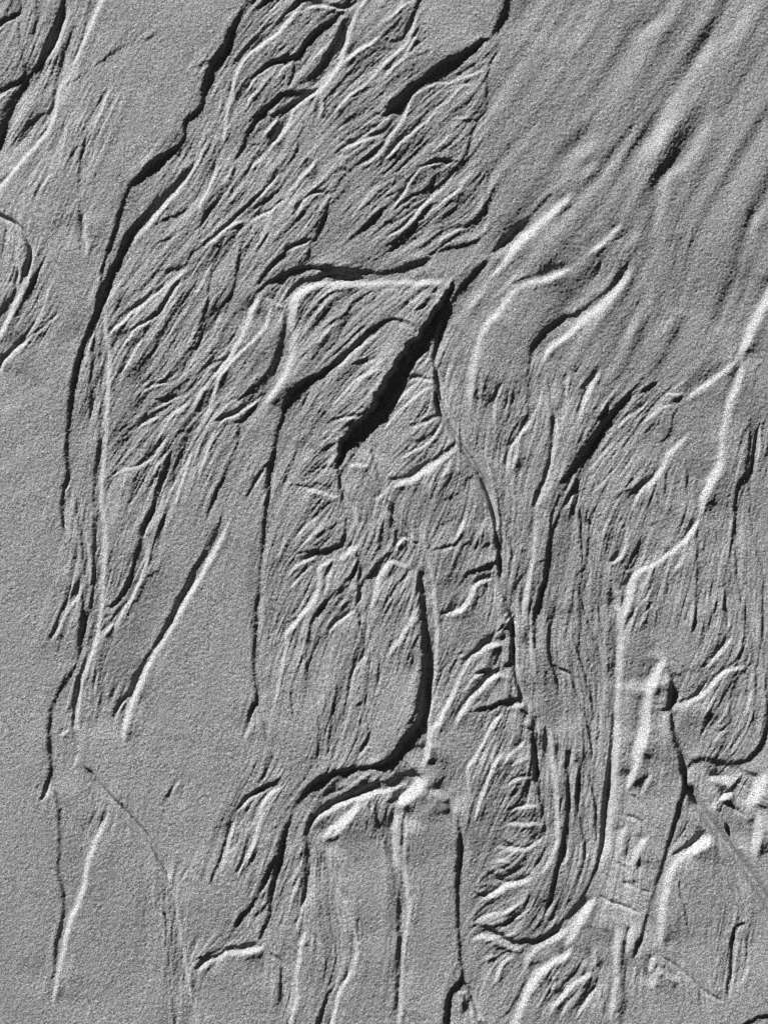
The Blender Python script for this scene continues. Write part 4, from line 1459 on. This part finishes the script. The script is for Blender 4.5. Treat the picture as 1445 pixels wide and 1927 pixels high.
# ------------------------------------------------------------------ the beach going on around
def sheet(name, label, inner, outer, step, rough):
    xs = np.arange(-outer[0], outer[0] + step, step); ys = np.arange(-outer[1], outer[1] + step, step)
    for arr, lim in ((xs, inner[0]), (ys, inner[1])):          # snap two grid lines onto the inner rim
        for sgn in (-1, 1):
            arr[np.argmin(np.abs(arr - sgn * lim))] = sgn * lim
    XX, YY = np.meshgrid(xs, ys)
    r = np.random.default_rng(3)
    Z = np.zeros_like(XX)
    for i in range(60):
        wl = r.uniform(0.05, 0.5) * (1 if rough else 8); an = math.radians(r.normal(38, 9))
        p = XX * math.cos(an) - YY * math.sin(an) * 1.0
        q = XX * math.sin(an) + YY * math.cos(an)
        Z += wl * 0.0042 * np.sin((p + 0.05 * np.sin(q / (wl * 2.2) + i)) / wl * 6.28 + r.uniform(0, 6.28))
    dx = np.maximum(np.abs(XX) - inner[0], 0); dy = np.maximum(np.abs(YY) - inner[1], 0)
    din = np.hypot(dx, dy); dout = np.minimum(outer[0] - np.abs(XX), outer[1] - np.abs(YY))
    f = np.clip(din / (0.12 if rough else 3.0), 0, 1) * np.clip(dout / (0.3 if rough else 3.0), 0, 1)
    Z *= f
    n = len(xs); ii = np.arange(XX.size).reshape(XX.shape)
    qd = np.stack([ii[:-1, :-1], ii[:-1, 1:], ii[1:, 1:], ii[1:, :-1]], -1)
    mxx = (XX[:-1, :-1] + XX[1:, 1:]) / 2; myy = (YY[:-1, :-1] + YY[1:, 1:]) / 2
    keep = (np.abs(mxx) > inner[0]) | (np.abs(myy) > inner[1])
    fq = qd[keep].reshape(-1, 4)
    u, inv = np.unique(fq.ravel(), return_inverse=True)
    v = np.stack([XX.ravel(), YY.ravel(), Z.ravel()], 1)[u]
    o = bpy.data.objects.new(name, mesh_from(name, v, inv.reshape(-1, 4))); sc.collection.objects.link(o)
    o['kind'] = 'structure'; o['label'] = label; o['category'] = 'beach'
    return o


RX, RY = float(co[:, 0].max()), float(co[:, 1].max())
cx_, cy_ = float((co[:, 0].max() + co[:, 0].min()) / 2), float((co[:, 1].max() + co[:, 1].min()) / 2)
near = sheet('surrounding_beach', 'rippled beach sand lying around the rilled patch', (RX - cx_, RY - cy_), (RX + 1.3, RY + 1.3), 0.0085, True)
near.location = (cx_, cy_, 0)
far = sheet('far_beach', 'flat open beach sand stretching away to the horizon', (RX + 1.3, RY + 1.3), (60, 60), 0.75, False)
far.location = (cx_, cy_, 0)

# ------------------------------------------------------------------ the one loose thing: a small dark pebble
def pebble(x, y, rx, ry, rz):
    import bmesh
    bm = bmesh.new()
    bmesh.ops.create_icosphere(bm, subdivisions=3, radius=1.0)
    r = np.random.default_rng(5)
    ph = r.uniform(0, 6.28, 6)
    for v in bm.verts:
        d = 1 + 0.09 * math.sin(3 * v.co.x + ph[0]) * math.cos(2.6 * v.co.y + ph[1]) + 0.05 * math.sin(6 * v.co.y + ph[2])
        v.co = Vector((v.co.x * rx * d * (1 + 0.12 * v.co.y), v.co.y * ry * d, v.co.z * rz * d)) * MM
    for f in bm.faces:
        f.smooth = True
    me = bpy.data.meshes.new('pebble'); bm.to_mesh(me); bm.free()
    m = bpy.data.materials.new('dark_stone'); m.use_nodes = True
    nt = m.node_tree; b = nt.nodes['Principled BSDF']
    nz = nt.nodes.new('ShaderNodeTexNoise'); nz.inputs['Scale'].default_value = 700
    rp = nt.nodes.new('ShaderNodeValToRGB')
    rp.color_ramp.elements[0].color = (0.006, 0.006, 0.006, 1); rp.color_ramp.elements[1].color = (0.02, 0.02, 0.02, 1)
    tc = nt.nodes.new('ShaderNodeTexCoord')
    nt.links.new(tc.outputs['Object'], nz.inputs['Vector']); nt.links.new(nz.outputs['Fac'], rp.inputs['Fac'])
    nt.links.new(rp.outputs['Color'], b.inputs['Base Color']); b.inputs['Roughness'].default_value = 0.7
    b.inputs['Specular IOR Level'].default_value = 0.2
    me.materials.append(m)
    o = bpy.data.objects.new('pebble', me); sc.collection.objects.link(o)
    iz = H[int((y - Y0) / STEP), int((x - X0) / STEP)]
    o.location = ((x - PW / 2) * MM, -(y - PH / 2) * MM, (iz + 0.35 * rz) * MM)
    o.rotation_euler = (0, 0, math.radians(4))
    o['label'] = 'tiny black oval pebble lying on the sand beside the slanting groove'; o['category'] = 'pebble'


pebble(1365.5, 1556, 3.2, 9.5, 3.0)
